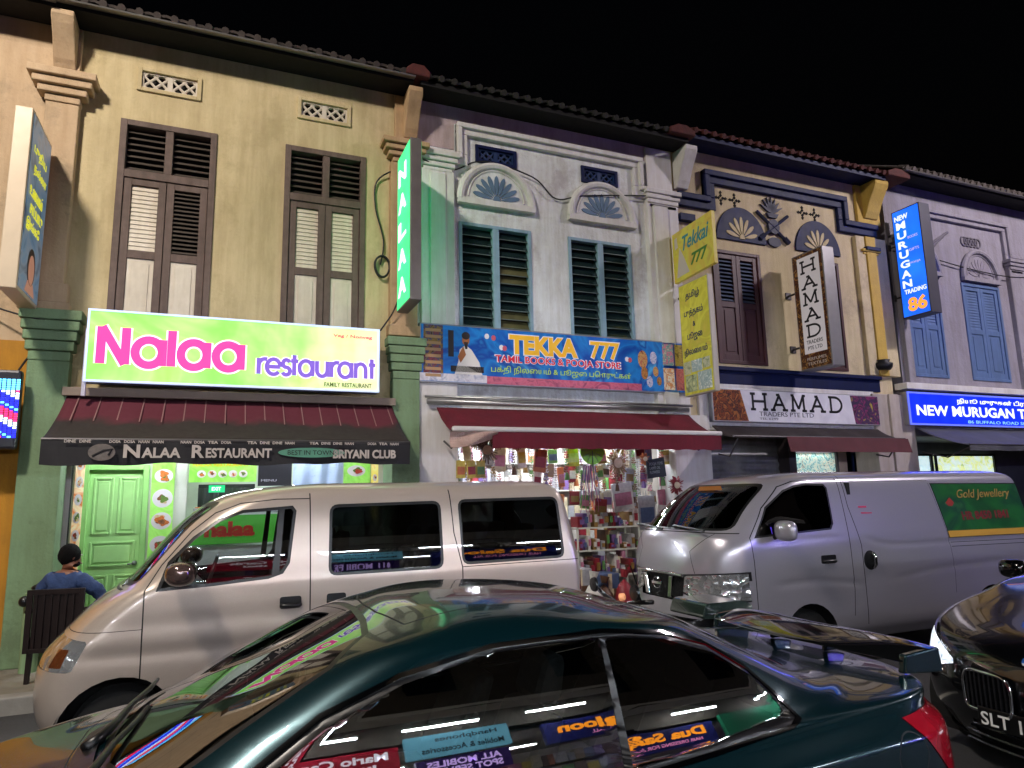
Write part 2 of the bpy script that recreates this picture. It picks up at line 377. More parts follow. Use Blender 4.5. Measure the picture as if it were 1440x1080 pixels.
# ================================================================ far-left house (only its right edge shows)
ochre=mat('beige_plaster','#c4aa8a',.85,var=.08,scale=2,bump=.25,bscale=30,streak=.14,dirt='#8a7a62')
orange=mat('orange_plaster','#bb8322',.8,var=.15,scale=3,bump=.2,streak=.2)
green_p=mat('sage_green_plaster','#7d9a74',.75,var=.1,scale=2,bump=.25,bscale=30,streak=.15,dirt='#5c6b4e')
yellow_w=mat('yellow_plaster','#cbba90',.85,var=.09,scale=1.2,bump=.4,bscale=18,streak=.2,dirt='#a8986e')
oldtile=mat('old_clay_tile','#3f3733',.85,var=.4,scale=9,bump=.3)
redtile=mat('red_clay_tile','#54241f',.8,var=.35,scale=9,bump=.3)
darkwood=mat('dark_fascia_wood','#0a0807',.85,var=.3)
gut=mat('pale_zinc_gutter','#8f8c88',.4,.6,var=.2)
t=thing('shophouse','beige and orange shophouse with an LED sign, cut off by the left edge','shophouse',(-4,FW,0),'terrace of shophouses')
b=MB(); wall_cells(b,-6.2,-1.95,3.62,7.6,[],FW+.02,FW+.3); b.build('wall',ochre,t)
b=MB(); b.box(-6.2,-2.02,FW+.01,FW+.35,.14,3.62); b.build('lower_wall',orange,t)
roof(t,-6.2,-2.0,7.58,oldtile,darkwood,gut)
# ================================================================ yellow restaurant house
H1=thing('shophouse','yellow two-storey shophouse with brown shutters above the restaurant','shophouse',(.13,FW,0),'terrace of shophouses')
W1=(-1.325,-.235,3.72,6.47); W2=(.60,1.67,3.72,6.49)
V1=(-1.18,-.45,6.88,7.2);V2=(.735,1.45,6.9,7.22)
b=MB(); wall_cells(b,-1.98,2.19,2.86,7.62,[W1,W2,V1,V2],FW,FW+.26); b.build('wall',yellow_w,H1)
brown=mat('weathered_brown_wood','#6a5850',.7,var=.25,scale=12,bump=.2,bscale=80,streak=.3)
cream_p=mat('cream_painted_slats','#d9cfbd',.55,var=.1,streak=.15)
darkslat=mat('dark_brown_slats','#4d443c',.7,var=.2)
shutter_window(H1,*W1,brown,brown,(cream_p,darkslat),(cream_p,cream_p),ztr=5.77,slat_open=(0,1),lz=.5,ns=15,tr_m=darkslat)
shutter_window(H1,*W2,brown,brown,(cream_p,cream_p),(cream_p,cream_p),ztr=5.77,slat_open=(0,0),lz=.5,ns=15,tr_m=darkslat)
pale=mat('pale_vent_plaster','#c9bfae',.8,var=.12)
for v in (V1,V2): vent(H1,*v,yellow_w,dark,pale)
roof(H1,-2.0,2.24,7.6,oldtile,darkwood,gut); ridge_cap(H1,2.28,7.62,redtile)
# pilaster on the left party wall
b=MB(); b.box(-2.09,-1.75,FW-.12,FW+.3,4.12,6.5); b.box(-2.14,-1.7,FW-.15,FW,4.05,4.28); b.box(-2.17,-1.67,FW-.17,FW,3.96,4.05)
capital(b,-2.1,-1.74,6.48,6.84,.14,.17); b.box(-2.06,-1.78,FW-.08,FW,6.86,7.5)
b.build('pilaster',ochre,H1,bevel=.012)
bracket(H1,-2.05,-1.82,6.92,7.5,ochre)
b=MB(); b.box(-2.02,-1.62,FW-.16,FW+.5,.145,3.38); capital(b,-2.02,-1.62,3.38,3.95,.17,.1,5); b.build('pier',green_p,H1,bevel=.012)
# pilaster on the right party wall
orange_w=mat('apricot_plaster','#bd9f78',.85,var=.15,scale=3,bump=.25,streak=.25)
b=MB(); b.box(2.0,2.38,FW-.12,FW+.02,3.95,6.45); capital(b,2.02,2.36,6.45,6.75,.14,.16); b.box(2.06,2.32,FW-.08,FW,6.75,7.5); b.box(1.97,2.41,FW-.15,FW,3.95,4.1)
b.build('pilaster',orange_w,H1,bevel=.012); bracket(H1,2.18,2.38,6.86,7.48,orange_w)
b=MB(); b.box(2.03,2.40,FW-.15,FW+.4,.145,3.36); capital(b,2.03,2.40,3.36,3.92,.16,.08,5); b.build('pier',green_p,H1,bevel=.012)
# shop front set back behind the walkway
lime=mat('lime_green_paint','#a6dc88',.45,var=.08,scale=5)
lime_d=mat('lime_green_frame','#93cf74',.45,var=.08)
shopw=mat('shop_wall_white','#c9cdc0',.7,var=.06)
YS=10.2
b=MB(); wall_cells(b,-1.98,2.4,.145,3.0,[(-1.62,-.87,.1,2.3),(-.42,1.95,.1,2.9)],YS,YS+.12); b.build('shop_wall',shopw,H1)
b=MB(); b.box(-1.98,2.2,FW+.26,13.2,2.9,3.0); b.build('ceiling',shopw,H1)
b=MB(); b.box(-.6,2.2,13.1,13.2,.145,2.9); b.box(-.7,-.6,YS+.12,13.2,.145,2.9); b.box(2.1,2.2,YS+.12,13.2,.145,2.9); b.build('shop_interior',mat('shop_tile','#b9c7b0',.35,var=.08),H1)
b=MB(); rect_frame(b,-1.62,-.87,.145,2.3,.07,YS-.03,YS+.1); d=b.build('door',lime_d,H1,bevel=.006)
b=MB(); b.box(-1.55,-.94,YS+.03,YS+.07,.15,2.23)
b.build('door_leaf',lime,d)
b=MB()
for a,c in ((-1.50,-1.27),(-1.22,-.99)):
    for z0,z1 in ((1.42,2.14),(.3,.92)): rect_frame(b,a,c,z0,z1,.03,YS+.012,YS+.03); b.box(a+.05,c-.05,YS+.016,YS+.03,z0+.05,z1-.05)
rect_frame(b,-1.50,-.99,1.02,1.33,.03,YS+.012,YS+.03); b.box(-1.45,-1.04,YS+.016,YS+.03,1.07,1.28)
b.build('door_panels',lime,d,bevel=.008)
b=MB(); b.lathe([(.0,0),(.03,.0),(.03,-.02),(.012,-.025),(.012,-.05),(.028,-.06),(.022,-.085),(0,-.09)],(-.985,YS+.03,1.05),'y',12); b.tube([(-.985,YS-.02,1.05),(-1.06,YS-.02,1.04)],.009); b.build('handle',galv,d,smooth=True)
# ================================================================ white bookshop house
H2=thing('shophouse','white shophouse with fan reliefs and dark glass louvres above the book store','shophouse',(4.4,FW,0),'terrace of shophouses')
white_w=mat('white_plaster','#e6eaeb',.8,var=.08,scale=3,bump=1,bscale=7,streak=.22,dirt='#a8a09e')
white_t=mat('white_moulding','#e0dedd',.75,var=.06,streak=.15)
pinkw=mat('mauve_plaster','#c2b0b2',.85,var=.1,scale=3,bump=.4,bscale=12,streak=.2)
T1=(3.02,4.17,3.75,5.75); T2=(4.80,5.94,3.75,5.75); TV1=(3.29,3.96,6.72,7.0);TV2=(5.08,5.75,6.7,6.98)
b=MB(); wall_cells(b,2.19,6.62,2.75,7.27,[T1,T2,TV1,TV2],FW,FW+.26); b.build('wall',white_w,H2)
b=MB(); b.box(2.4,6.62,FW+.004,FW+.26,7.27,7.62); b.box(2.41,2.96,FW-.006,FW+.0,6.85,7.27);b.build('frieze',pinkw,H2)
paleblue=mat('pale_blue_frame','#8fb0c4',.5,var=.12,streak=.2)
louvg=mat('dark_louvre_glass','#1c2b2c',.12,var=.2,spec=.8)
louvb=mat('lit_panel_louvre_glass','#5d5a3c',.35,var=.4,scale=4)  # yellowish colour paints the lit panel behind the glass into these blades
for (x0,x1,z0,z1),pan in ((T1,1),(T2,0)):
    b=MB(); rect_frame(b,x0,x1,z0,z1,.05,FW-.02,FW+.1); b.box((x0+x1)/2-.05,(x0+x1)/2+.05,FW-.018,FW+.1,z0+.05,z1-.05); f=b.build('window',paleblue,H2,bevel=.005)
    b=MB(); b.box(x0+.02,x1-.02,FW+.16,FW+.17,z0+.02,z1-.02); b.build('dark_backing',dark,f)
    for i,(a,c) in enumerate(((x0+.05,(x0+x1)/2-.05),((x0+x1)/2+.05,x1-.05))):
        n=14; h=(z1-z0-.1)/n
        b=MB()
        for k in range(n):
            b.m=1 if pan and i and k in (0,1,2,3,4,8,9) else 0
            zc=z0+.05+h*(k+.5); tl=.05+.03*rnd.random()
            b.prism([(FW+.02,zc-h*.55),(FW+.026,zc-h*.56),(FW+.026+tl,zc+h*.5),(FW+.02+tl,zc+h*.5)],a,c,'x')
        b.m=2
        for k in range(n): zc=z0+.05+h*k; b.box(a,c,FW+.012,FW+.02,zc-.004,zc+.006)
        b.build('louvre_blades',[louvg,louvb,mat('louvre_edge','#7a8784',.3,.3)],f)
navy=mat('navy_paint','#0e1a48',.55,var=.12,streak=.15,spec=.25); petal_b=mat('blue_grey_petals','#5d7791',.6,var=.2)
vent(H2,*TV1,navy,dark,mat('navy_lattice','#22365f',.5)); vent(H2,*TV2,navy,dark,mat('navy_lattice','#22365f',.5))
for xc in (3.61,5.42): fan_relief(H2,xc,6.09,.585,.6,white_w,petal_b,white_t)
def stepped(parent,xl,x0,x1,xr,z0,z1,zt,t,m,d=.07,zr=None):
    """cornice that steps up over the windows: side pieces at z0, top at zt"""
    zr=z0 if zr is None else zr
    for k,(dd,tt) in enumerate(((1,t),(1.7,t*.45))):
        relief(parent,[([(xl,z0+t-tt),(xl,z0+t),(x0+tt,z0+t),(x0+tt,z0+t-tt)],dd),([(x0,z0+t),(x0,zt-tt),(x0+tt,zt-tt),(x0+tt,z0+t)],dd),
          ([(x0,zt-tt),(x0,zt),(x1,zt),(x1,zt-tt)],dd),([(x1-tt,zr+t),(x1-tt,zt-tt),(x1,zt-tt),(x1,zr+t)],dd),([(x1-tt,zr+t-tt),(x1-tt,zr+t),(xr,zr+t),(xr,zr+t-tt)],dd)],m,d,'moulding' if k==0 else 'moulding_lip')
stepped(H2,2.49,2.98,6.2,6.85,6.6,None,7.26,.17,white_t)
b=MB(); b.box(2.44,2.93,FW-.1,FW+.02,3.4,6.45); capital(b,2.47,2.9,6.42,6.72,.1,.1); b.box(2.56,2.8,FW-.12,FW,3.4,6.4); b.build('pilaster',white_t,H2,bevel=.012)
b=MB(); b.box(6.24,6.85,FW-.1,FW+.02,3.0,6.5); b.box(6.34,6.62,FW-.14,FW,3.0,6.45); capital(b,6.28,6.82,6.42,6.74,.1,.08); b.box(6.3,6.8,FW-.06,FW,6.74,7.5); b.build('pilaster',white_t,H2,bevel=.012)
b=MB(); b.box(2.405,2.95,FW-.1,FW+.4,.145,3.45); b.build('pier',white_t,H2,bevel=.012)
b=MB(); b.box(6.5,7.2,FW-.1,FW+.4,.145,3.0); b.build('pier',white_t,H2,bevel=.012)
roof(H2,2.34,6.9,7.6,mat('black_old_tile','#2b2926',.85,var=.5,scale=8,bump=.3),darkwood); ridge_cap(H2,6.72,7.62,redtile,.5)
b=MB(); b.box(2.2,7.2,10.6,10.7,.145,3.0); b.box(6.7,6.78,9.4,10.6,.145,2.9); b.build('shop_back_wall',mat('shop_shelf_wall','#9d978e',.7,var=.3,scale=3),H2)
b=MB(); b.box(2.2,7.2,FW+.26,10.6,2.9,3.0); b.build('ceiling',shopw,H2)
# ================================================================ cream house with navy trim
H3=thing('shophouse','cream shophouse with navy trim and maroon shutters','shophouse',(9,FW,0),'terrace of shophouses')
cream=mat('cream_plaster','#d6c6a0',.85,var=.08,scale=3,bump=.2,streak=.15,dirt='#a8977a')
yel=mat('mustard_plaster','#c9a850',.8,var=.1,bump=.2,streak=.15)
C1=(7.56,8.60,3.9,5.9);C2=(9.47,10.49,3.9,5.96)
b=MB(); wall_cells(b,6.62,11.6,2.75,7.72,[C1,C2],FW,FW+.26); b.build('wall',cream,H3)
maroon=mat('maroon_paint','#4a2426',.5,var=.15,streak=.2); bluegrey=mat('blue_grey_slats','#5d6a80',.55,var=.1)
for c in (C1,C2): shutter_window(H3,*c,maroon,maroon,(bluegrey,bluegrey),(maroon,maroon),slat_open=(1,1),lz=.52,ns=11,fw=.06)
for x in (8.23,10.02): fan_relief(H3,x,6.1,.55,.63,navy,cream,None,n=7,petal_scale=.6,a0=14)
for x in (7.69,9.57):
    b=MB(); 
    for k in (0,1):
        cx=x+.16+.3*k; cz=6.86
        for i in range(4):
            t=math.pi/2*i; c,s=math.cos(t),math.sin(t)
            for q in (.35,.8):
                b.prism([(cx+.12*(c*q-s*.25),cz+.12*(s*q+c*.25)),(cx+.12*(c*(q+.35)),cz+.12*s*(q+.35)),(cx+.12*(c*q+s*.25),cz+.12*(s*q-c*.25)),(cx+.12*c*(q-.2),cz+.12*s*(q-.2))],FW-.012,FW+.02)
    b.build('vent_hole_shade',dark,H3)  # near-black plates on the wall paint the shade inside the vent holes
stepped(H3,6.87,7.45,10.8,11.56,6.57,None,7.3,.23,navy,zr=6.6)
b=MB() # relief emblem: vase of leaves over crossed staves
cx=8.97
for a in (-62,-40,-20,0,20,40,62):
    s,c=math.sin(rad(a)),math.cos(rad(a))
    b.prism([(cx,6.72),(cx+.13*s-.03*c,6.72+.16*c+.03*s),(cx+.3*s,6.72+.32*c),(cx+.13*s+.03*c,6.72+.16*c-.03*s)],FW-.04,FW+.02)
b.prism([(cx-.14,6.72),(cx+.14,6.72),(cx+.09,6.64),(cx-.09,6.64)],FW-.05,FW+.02)
b.prism([(cx+.13*math.cos(t),6.47+.14*math.sin(t)) for t in np.linspace(0,2*math.pi,17)[:-1]],FW-.055,FW+.02)
for s in (1,-1): b.tube([(cx-.34*s,FW-.03,6.2),(cx+.36*s,FW-.03,6.72)],.032,6); b.tube([(cx-.34*s,FW-.03,6.2),(cx-.24*s,FW-.035,6.28)],.05,6)
b.prism([(cx+.15*math.cos(t),6.18+.09*math.sin(t)) for t in np.linspace(0,2*math.pi,13)[:-1]],FW-.045,FW+.02)
b.build('emblem',mat('navy_relief','#20243f',.6,var=.2),H3)
b=MB(); b.box(7.22,11.2,FW-.06,FW+.01,3.54,3.8); b.box(7.22,11.2,FW-.12,FW+.01,3.76,3.83); b.build('band',navy,H3,bevel=.01)
b=MB(); b.box(7.05,11.0,FW-.06,FW+.02,2.78,3.54); b.build('sign_band',white_t,H3)
bracket(H3,6.86,7.1,6.86,7.5,white_t,.4); bracket(H3,11.25,11.6,6.95,7.62,yel,.4)
b=MB(); b.box(10.95,11.18,FW-.08,FW+.02,3.85,6.56); b.build('pilaster',cream,H3,bevel=.01); b=MB(); b.box(11.43,11.75,FW-.08,FW+.02,3.85,6.56); b.build('pilaster',cream,H3,bevel=.01)
b=MB(); b.box(11.18,11.43,FW-.11,FW+.02,3.85,6.56); capital(b,11.1,11.5,6.2,6.3,.1,.04,2); b.box(11.1,11.7,FW-.06,FW+.01,6.85,7.62); b.build('pilaster_stripe',yel,H3,bevel=.01)
b=MB(); b.box(11.14,11.5,FW-.16,FW,6.28,6.34); b.build('trim',navy,H3); b=MB(); b.box(6.9,7.2,FW-.1,FW,6.3,6.42); b.build('trim',navy,H3)
b=MB(); b.lathe([(.0,0),(.12,0),(.16,.05),(.17,.12),(.11,.15),(.13,.19),(0,.2)],(11.28,FW-.1,3.95),'z',16); b.build('urn',mat('dark_iron','#191a20',.5,.4),H3,smooth=True)
roof(H3,6.92,11.5,7.7,redtile,navy); ridge_cap(H3,11.75,7.72,redtile,.6)
b=MB(); b.box(10.92,11.95,FW-.1,FW+.4,.145,3.5); b.box(11.3,11.55,FW-.14,FW+.1,.145,3.5); b.build('pier',mat('grey_white_plaster','#bdb3ac',.8,var=.08,streak=.15),H3,bevel=.012)
b=MB(); b.box(7.2,10.92,FW+.2,13,.1,.145); b.box(8.9,10.92,9.6,9.7,.145,2.75); b.box(7.2,10.92,FW+.26,9.7,2.75,2.8); b.build('shop_front_wall',mat('beige_shop_wall','#c3b299',.7,var=.1),H3)
b=MB(); n=60
b.grid(lambda u,v:(7.2+1.7*v,9.25+.012*math.sin(2*math.pi*u*n/3),.145+2.65*u),n*3,1); b.build('roller_shutter',mat('shutter_steel','#8b8d92',.45,.5,var=.15,streak=.25),H3)
b=MB(); b.box(8.9,9.06,9.0,9.35,.145,2.75); b.build('post',mat('dark_post','#3a3436',.6),H3)
# ================================================================ bluish far-right house
H4=thing('shophouse','grey-white shophouse with blue shutters at the right edge','shophouse',(14,FW,0),'terrace of shophouses')
greyw=mat('grey_plaster','#98949f',.85,var=.08,scale=3,bump=.4,bscale=12,streak=.2)
B1=(12.2,13.22,3.9,5.95);B2=(13.93,15.13,3.9,5.95)
b=MB(); wall_cells(b,11.9,20,2.75,7.9,[B1,B2],FW,FW+.26); b.build('wall',greyw,H4)
blue=mat('blue_shutter_paint','#5f78a4',.5,var=.1,streak=.15)
for c in (B1,B2): shutter_window(H4,*c,blue,blue,(blue,blue),(blue,blue),slat_open=(0,0),lz=.5,ns=14,fw=.06)
stepped(H4,11.95,12.75,15.6,17,6.55,None,7.4,.16,greyw)
for x in (12.72,14.55): fan_relief(H4,x,6.06,.56,.62,greyw,mat('grey_petals','#8d8792',.7),greyw)
b=MB()
for k in range(5): cx=14.2+.11*k; b.tube([(cx+.09*math.cos(t),FW-.01,6.88+.1*math.sin(t)) for t in np.linspace(0,6.3,10)],.02,5)
for k in range(3): b.tube([(12.9+.1*k,FW-.01,6.35+.15*k),(13.4+.15*k,FW-.02,6.8+.1*k)],.03,6); 
b.build('relief_ornament',mat('dark_grey_ornament','#6f6a72',.8),H4)  # ornament in a darker grey than the wall
b=MB(); b.box(15.45,15.9,FW-.1,FW+.02,3.6,6.5); capital(b,15.5,15.9,6.3,6.6,.1,.1); b.build('pilaster',greyw,H4,bevel=.012)
b=MB(); b.box(11.97,12.15,FW-.1,FW,3.7,6.5); b.build('pilaster',greyw,H4,bevel=.012)
b=MB(); b.box(11.66,17,FW-.25,FW+.01,3.6,3.72); b.build('ledge',white_t,H4,bevel=.01)
roof(H4,11.95,20,7.92,mat('grey_brown_tile','#5c544e',.85,var=.3,scale=8,bump=.3),darkwood,mat('dull_gutter','#7d7a76',.5,.4))
b=MB(); b.box(11.95,20,10.4,10.5,.145,2.9); b.box(11.95,20,FW+.26,10.4,2.75,2.8); b.build('shop_front_wall',mat('dim_shop_wall','#4a4a55',.6,var=.3),H4)
# ================================================================ signs
alu=mat('aluminium_edge','#a9a9ab',.35,.8,var=.1); steel_d=mat('dark_sign_steel','#4a4749',.45,.5,var=.15)
SF=lambda y:dict(u=EX,v=EZ)
def fbox(parent,name,m,x0,x1,y0,y1,z0,z1,bevel=.006):
    b=MB(); b.box(x0,x1,y0,y1,z0,z1); return b.build(name,m,parent,bevel=bevel)
# ---- big green restaurant lightbox
x0,x1,z0,z1,y=-1.44,1.80,3.125,3.945,8.6
t=thing('signboard','large lime green backlit restaurant signboard with pink and purple lettering','sign',(.18,y,z0))
fbox(t,'box',mat('sign_case_blue','#5d79b5',.4,.3,var=.1),x0,x1,y+.012,y+.2,z0,z1)
fbox(t,'face',panel('nalaa_face',['#7acc50','#90de66','#a8e67c','#90d64a'],.92,.8),x0+.02,x1-.02,y,y+.012,z0+.02,z1-.02,0)
b=MB(); rect_frame(b,x0,x1,z0,z1,.022,y-.012,y+.03); b.build('trim',glow('sign_edge_glow','#cfe0ff',.75),t)
fbox(t,'wall_bracket',steel_d,x0+.3,x0+.36,y+.2,FW,z0+.3,z0+.4); fbox(t,'wall_bracket',steel_d,x1-.36,x1-.3,y+.2,FW,z0+.3,z0+.4)
fbox(t,'post',mat('post_white','#c8c4d6',.4),x0-.015,x0+.025,y+.02,y+.06,z0-.16,z0+.6)
nf=MATS['nalaa_face']; nn=nf.node_tree.nodes; LL=nf.node_tree.links
rp_=[q for q in nn if q.type=='VALTORGB'][0]; tc=[q for q in nn if q.type=='TEX_COORD'][0]
sx=nn.new('ShaderNodeSeparateXYZ'); LL.new(tc.outputs['Object'],sx.inputs[0])
gr=nn.new('ShaderNodeTexNoise'); gr.inputs['Scale'].default_value=1.6; mpn=nn.new('ShaderNodeMapping'); mpn.inputs['Rotation'].default_value=(0,rad(35),0); mpn.inputs['Scale'].default_value=(2.6,1,.5); LL.new(tc.outputs['Object'],mpn.inputs[0]); LL.new(mpn.outputs[0],gr.inputs['Vector'])
ad=nn.new('ShaderNodeMath'); ad.operation='MULTIPLY_ADD'; ad.inputs[1].default_value=1.1; LL.new(gr.outputs['Fac'],ad.inputs[0]); LL.new(sx.outputs['X'],ad.inputs[2])
mr=nn.new('ShaderNodeMapRange'); mr.inputs[1].default_value=.75; mr.inputs[2].default_value=1.9; mr.inputs[4].default_value=.8; LL.new(ad.outputs[0],mr.inputs[0])
mx=nn.new('ShaderNodeMix'); mx.data_type='RGBA'; LL.new(mr.outputs[0],mx.inputs[0]); LL.new(rp_.outputs[0],mx.inputs[6]); mx.inputs[7].default_value=(*lin('#ecdcb8'),1)
pb=[q for q in nn if q.type=='BSDF_PRINCIPLED'][0]; LL.new(mx.outputs[2],pb.inputs['Base Color']); LL.new(mx.outputs[2],pb.inputs['Emission Color'])
W=x1-x0;Hh=z1-z0
hotspots(nf,.78,1.12,(1.2,1,2.5))
def L(ch,w=1.0):
    return {'N':[[(0,0),(0,1.27)],[(.78,0),(.78,1.27)],[(0,1.27),(.78,0)]],'l':[[(0,0),(0,1.27)]],
    'a':[arc(.45,.45,.44,.44,0,360,32),[(.9,0),(.9,.92)]],'r':[[(0,0),(0,.92)],arc(.4,.5,.4,.38,180,70,10)],
    'e':[arc(.45,.45,.44,.44,0,320,28),[(.03,.45),(.88,.45)]],'s':[arc(.27,.67,.23,.22,20,270,14),arc(.27,.23,.25,.22,90,-160,14)],
    't':[[(.16,0),(.16,1.2)],[(-.06,.84),(.42,.84)]],'u':[[(0,.92),(0,.4)]+arc(.36,.4,.36,.38,180,360,14),[(.72,.92),(.72,0)]],
    'n':[[(0,0),(0,.92)],arc(.36,.5,.36,.38,180,0,14)+[(.72,0)]]}[ch]
ADV=dict(N=1.08,l=.3,a=1.2,r=.52,e=1.02,s=.64,t=.5,u=1.0,n=1.0)
def word(s,org,u,v,xh,th,depth,W=None,n0=0,ds=0):
    b=MB(); tot=sum(ADV[c] for c in s); sx=(W/tot) if W else xh; x=0
    for c in s:
        strokes(b,L(c),Vector(org)+Vector(u)*x*sx,u,v,sx,xh,th,depth,n0); x+=ADV[c]
    return b
pk_w=glow('sign_white_outline','#fff1f6',.95); pk=glow('sign_pink','#f0419c',.85); pur=glow('sign_purple','#7a5bc4',.85)
org=(x0+W*.045,y-.004,z0+Hh*.25)
word('Nalaa',org,EX,EZ,.33,.125,.004,W*.475).build('lettering_outline',pk_w,t)
word('Nalaa',org,EX,EZ,.33,.09,.004,W*.475,.0045).build('lettering',pk,t)
org=(x0+W*.553,y-.004,z0+Hh*.205)
word('restaurant',org,EX,EZ,.21,.072,.004,W*.435).build('lettering_outline',pk_w,t)
word('restaurant',org,EX,EZ,.21,.048,.004,W*.435,.0045).build('lettering',pur,t)
lettering('Veg / Nonveg',glow('sign_red','#d8375f',.8),t,(x0+W*.82,y-.003,z0+Hh*.82),EX,EZ,W*.15,.05,bold=.01)
lettering('FAMILY RESTAURANT',glow('sign_darkgreen','#4c6a20',.5),t,(x0+W*.79,y-.003,z0+Hh*.06),EX,EZ,W*.18,.055,bold=.01)
# ---- vertical signs that stick out from the wall
def hung(name,label,X,yn,yf,z0,z1,th,side,case,face_m,group=None,frame=.025,edge=None):
    """box sign square to the wall; side -1: its face looks left (towards -X), +1: right"""
    t=thing(name,label,'sign',(X,FW,z0),group)
    fbox(t,'box',case,X-th/2,X+th/2,yn,yf,z0,z1,.008)
    for s in (-1,1):
        b=MB(); xa=X+s*th/2; b.box(min(xa,xa+s*.006),max(xa,xa+s*.006),yn+frame,yf-frame,z0+frame,z1-frame); b.build('face',face_m,t)
    for zz in (z0+.22*(z1-z0),z1-.3*(z1-z0)):
        b=MB(); b.tube([(X,yf-.02,zz),(X,FW+.02,zz)],.02,8); b.box(X-.06,X+.06,FW-.02,FW+.01,zz-.06,zz+.06); b.build('wall_arm',steel_d,t)
    s=side; return t,(X+s*(th/2+.006)),((0,-1,0) if s<0 else (0,1,0))
def face_txt(t,xf,u,yleft,items,side):
    """items: (text, dy0, z0, w, h, material, kw) measured along u from the left edge of the face"""
    for s,a,zz,wd,ht,m,k in items:
        k=dict(k); nm=k.pop('name','lettering'); lettering(s,m,t,(xf+side*.002,yleft+u[1]*a,zz),u,EZ,wd,ht,.004,nm,**k)
# green NALAA

t,xf,u=hung('neon_sign','narrow vertical green lit sign reading NALAA beside the white house',2.13,8.03,8.72,4.22,6.38,.15,-1,mat('grey_sign_case','#77716f',.5,.3,var=.15),hotspots(glow('neon_green_face','#38dc84',1.5),.8,1.2,(1,1,1.5)))
b=MB()
for i,c in enumerate('NALAA'):
    lettering(c,None,t,(xf-.002,8.62,5.92-i*.385),u,EZ,.40,.24,.004,mb=b,bold=.03)
b.build('lettering',glow('neon_white_letters','#eafff0',1.6),t)
# left sign with a portrait (seen edge-on)
t,xf,u=hung('hanging_sign','tall cream-edged sign with a blue portrait face hung high at the left edge',-2.04,7.93,8.78,3.93,5.87,.16,1,mat('cream_sign_case','#c9b79c',.45,.1,var=.06),panel('portrait_face',['#2a4058','#54748f','#6d7c8c','#304254'],.5,2.0),frame=.04)
yl=7.97
b=MB(); V=Vector
for i,(a,zz) in enumerate(((.1,5.42),(.16,5.22),(.08,4.98),(.14,4.8),(.06,4.6))):
    lettering(['புதிய','நல்லா','உணவகம்','சாப்பாடு','இங்கே'][i],None,t,(xf+.002,yl+a,zz),u,EZ,.52,.15,.004,mb=b)
b.build('lettering',glow('sign_yellow_letters','#e6e03a',.7),t)
b=MB(); b.prism([(yl+.4+.15*math.cos(q),4.28+.2*math.sin(q)) for q in np.linspace(0,6.283,25)[:-1]],xf,xf+.003,'x'); b.build('portrait_hair',mat('print_dark','#2a1c18',.5),t)
b=MB(); b.prism([(yl+.4+.11*math.cos(q),4.25+.16*math.sin(q)) for q in np.linspace(0,6.283,25)[:-1]],xf+.003,xf+.006,'x'); b.prism([(yl+.22,3.99),(yl+.6,3.99),(yl+.52,4.12),(yl+.3,4.12)],xf,xf+.003,'x'); b.build('portrait_face',glow('print_skin','#c48a72',.4),t)
# HAMAD
HAM={'H':[[(.1,0),(.1,1)],[(.9,0),(.9,1)],[(.1,.52),(.9,.52)],[(-.06,0),(.26,0)],[(-.06,1),(.26,1)],[(.74,0),(1.06,0)],[(.74,1),(1.06,1)]],
 'A':[[(.08,0),(.56,1)],[(.9,0),(.5,1)],[(.2,.34),(.8,.34)],[(-.08,0),(.24,0)],[(.72,0),(1.08,0)],[(.34,.98),(.56,1)]],
 'M':[[(.1,0),(.14,1)],[(.9,0),(.86,1)],[(.14,1),(.5,.12)],[(.86,1),(.5,.12)],[(-.06,0),(.26,0)],[(.74,0),(1.06,0)],[(.0,1),(.2,1)],[(.8,1),(1.0,1)]],
 'D':[[(.16,0),(.16,1)],[(.16,1),(.45,1)]+arc(.45,.5,.5,.5,90,-90,16)+[(.16,0)],[(0,0),(.2,0)],[(0,1),(.2,1)]]}
ink=mat('black_ink','#15161a',.4)
print_dark=panel('perfume_print',['#1c0f10','#6a3a22','#2a1616','#b98a4a','#30202c'],0,9)
t,xf,u=hung('hanging_sign','white and black vertical trader sign reading HAMAD on two dark arms',9.2,8.05,8.72,3.78,5.81,.26,-1,mat('hamad_case','#8f8d8f',.4,.5,var=.1),print_dark)
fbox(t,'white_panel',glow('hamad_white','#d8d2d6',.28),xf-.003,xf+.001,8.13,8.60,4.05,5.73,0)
b=MB()
for i,c in enumerate('HAMAD'): strokes(b,HAM[c],(xf-.003,8.52,5.45-i*.28),u,EZ,.30,.2,.034,.003)
b.build('lettering',ink,t)
face_txt(t,xf,u,8.58,[('TRADERS',.04,4.21,.34,.065,ink,{}),('PTE LTD',.06,4.11,.3,.06,ink,{}),('PERFUMES',.02,3.93,.4,.05,mat('print_pale','#cfc6c0',.4),{}),('TEXTILES',.02,3.85,.4,.05,mat('print_pale','#cfc6c0',.4),{})],-1)
# Murugan
t,xf,u=hung('hanging_sign','bright blue backlit vertical sign reading MURUGAN with an orange 86',11.98,8.22,8.8,4.95,7.08,.28,-1,mat('dark_case','#4b4a55',.5,.3,var=.1),hotspots(glow('murugan_face','#1462e8',1.6),.7,1.15,(1,1,1)))
wl=glow('letters_white','#eef4ff',1.1)
face_txt(t,xf,u,8.76,[('NEW',.02,6.86,.28,.1,wl,dict(bold=.03)),('TRADING',.06,5.4,.44,.085,wl,dict(bold=.02)),('86',.1,5.05,.38,.27,glow('letters_orange','#ffa23c',1.1),dict(bold=.04)),('BOOKS',.25,6.45,.2,.05,glow('letters_pinkish','#c8b4ff',.9),{}),('GIFTS',.25,6.2,.2,.05,glow('letters_pinkish','#c8b4ff',.9),{}),('POOJA',.25,5.94,.2,.05,glow('letters_pinkish','#c8b4ff',.9),{})],-1)
b=MB()
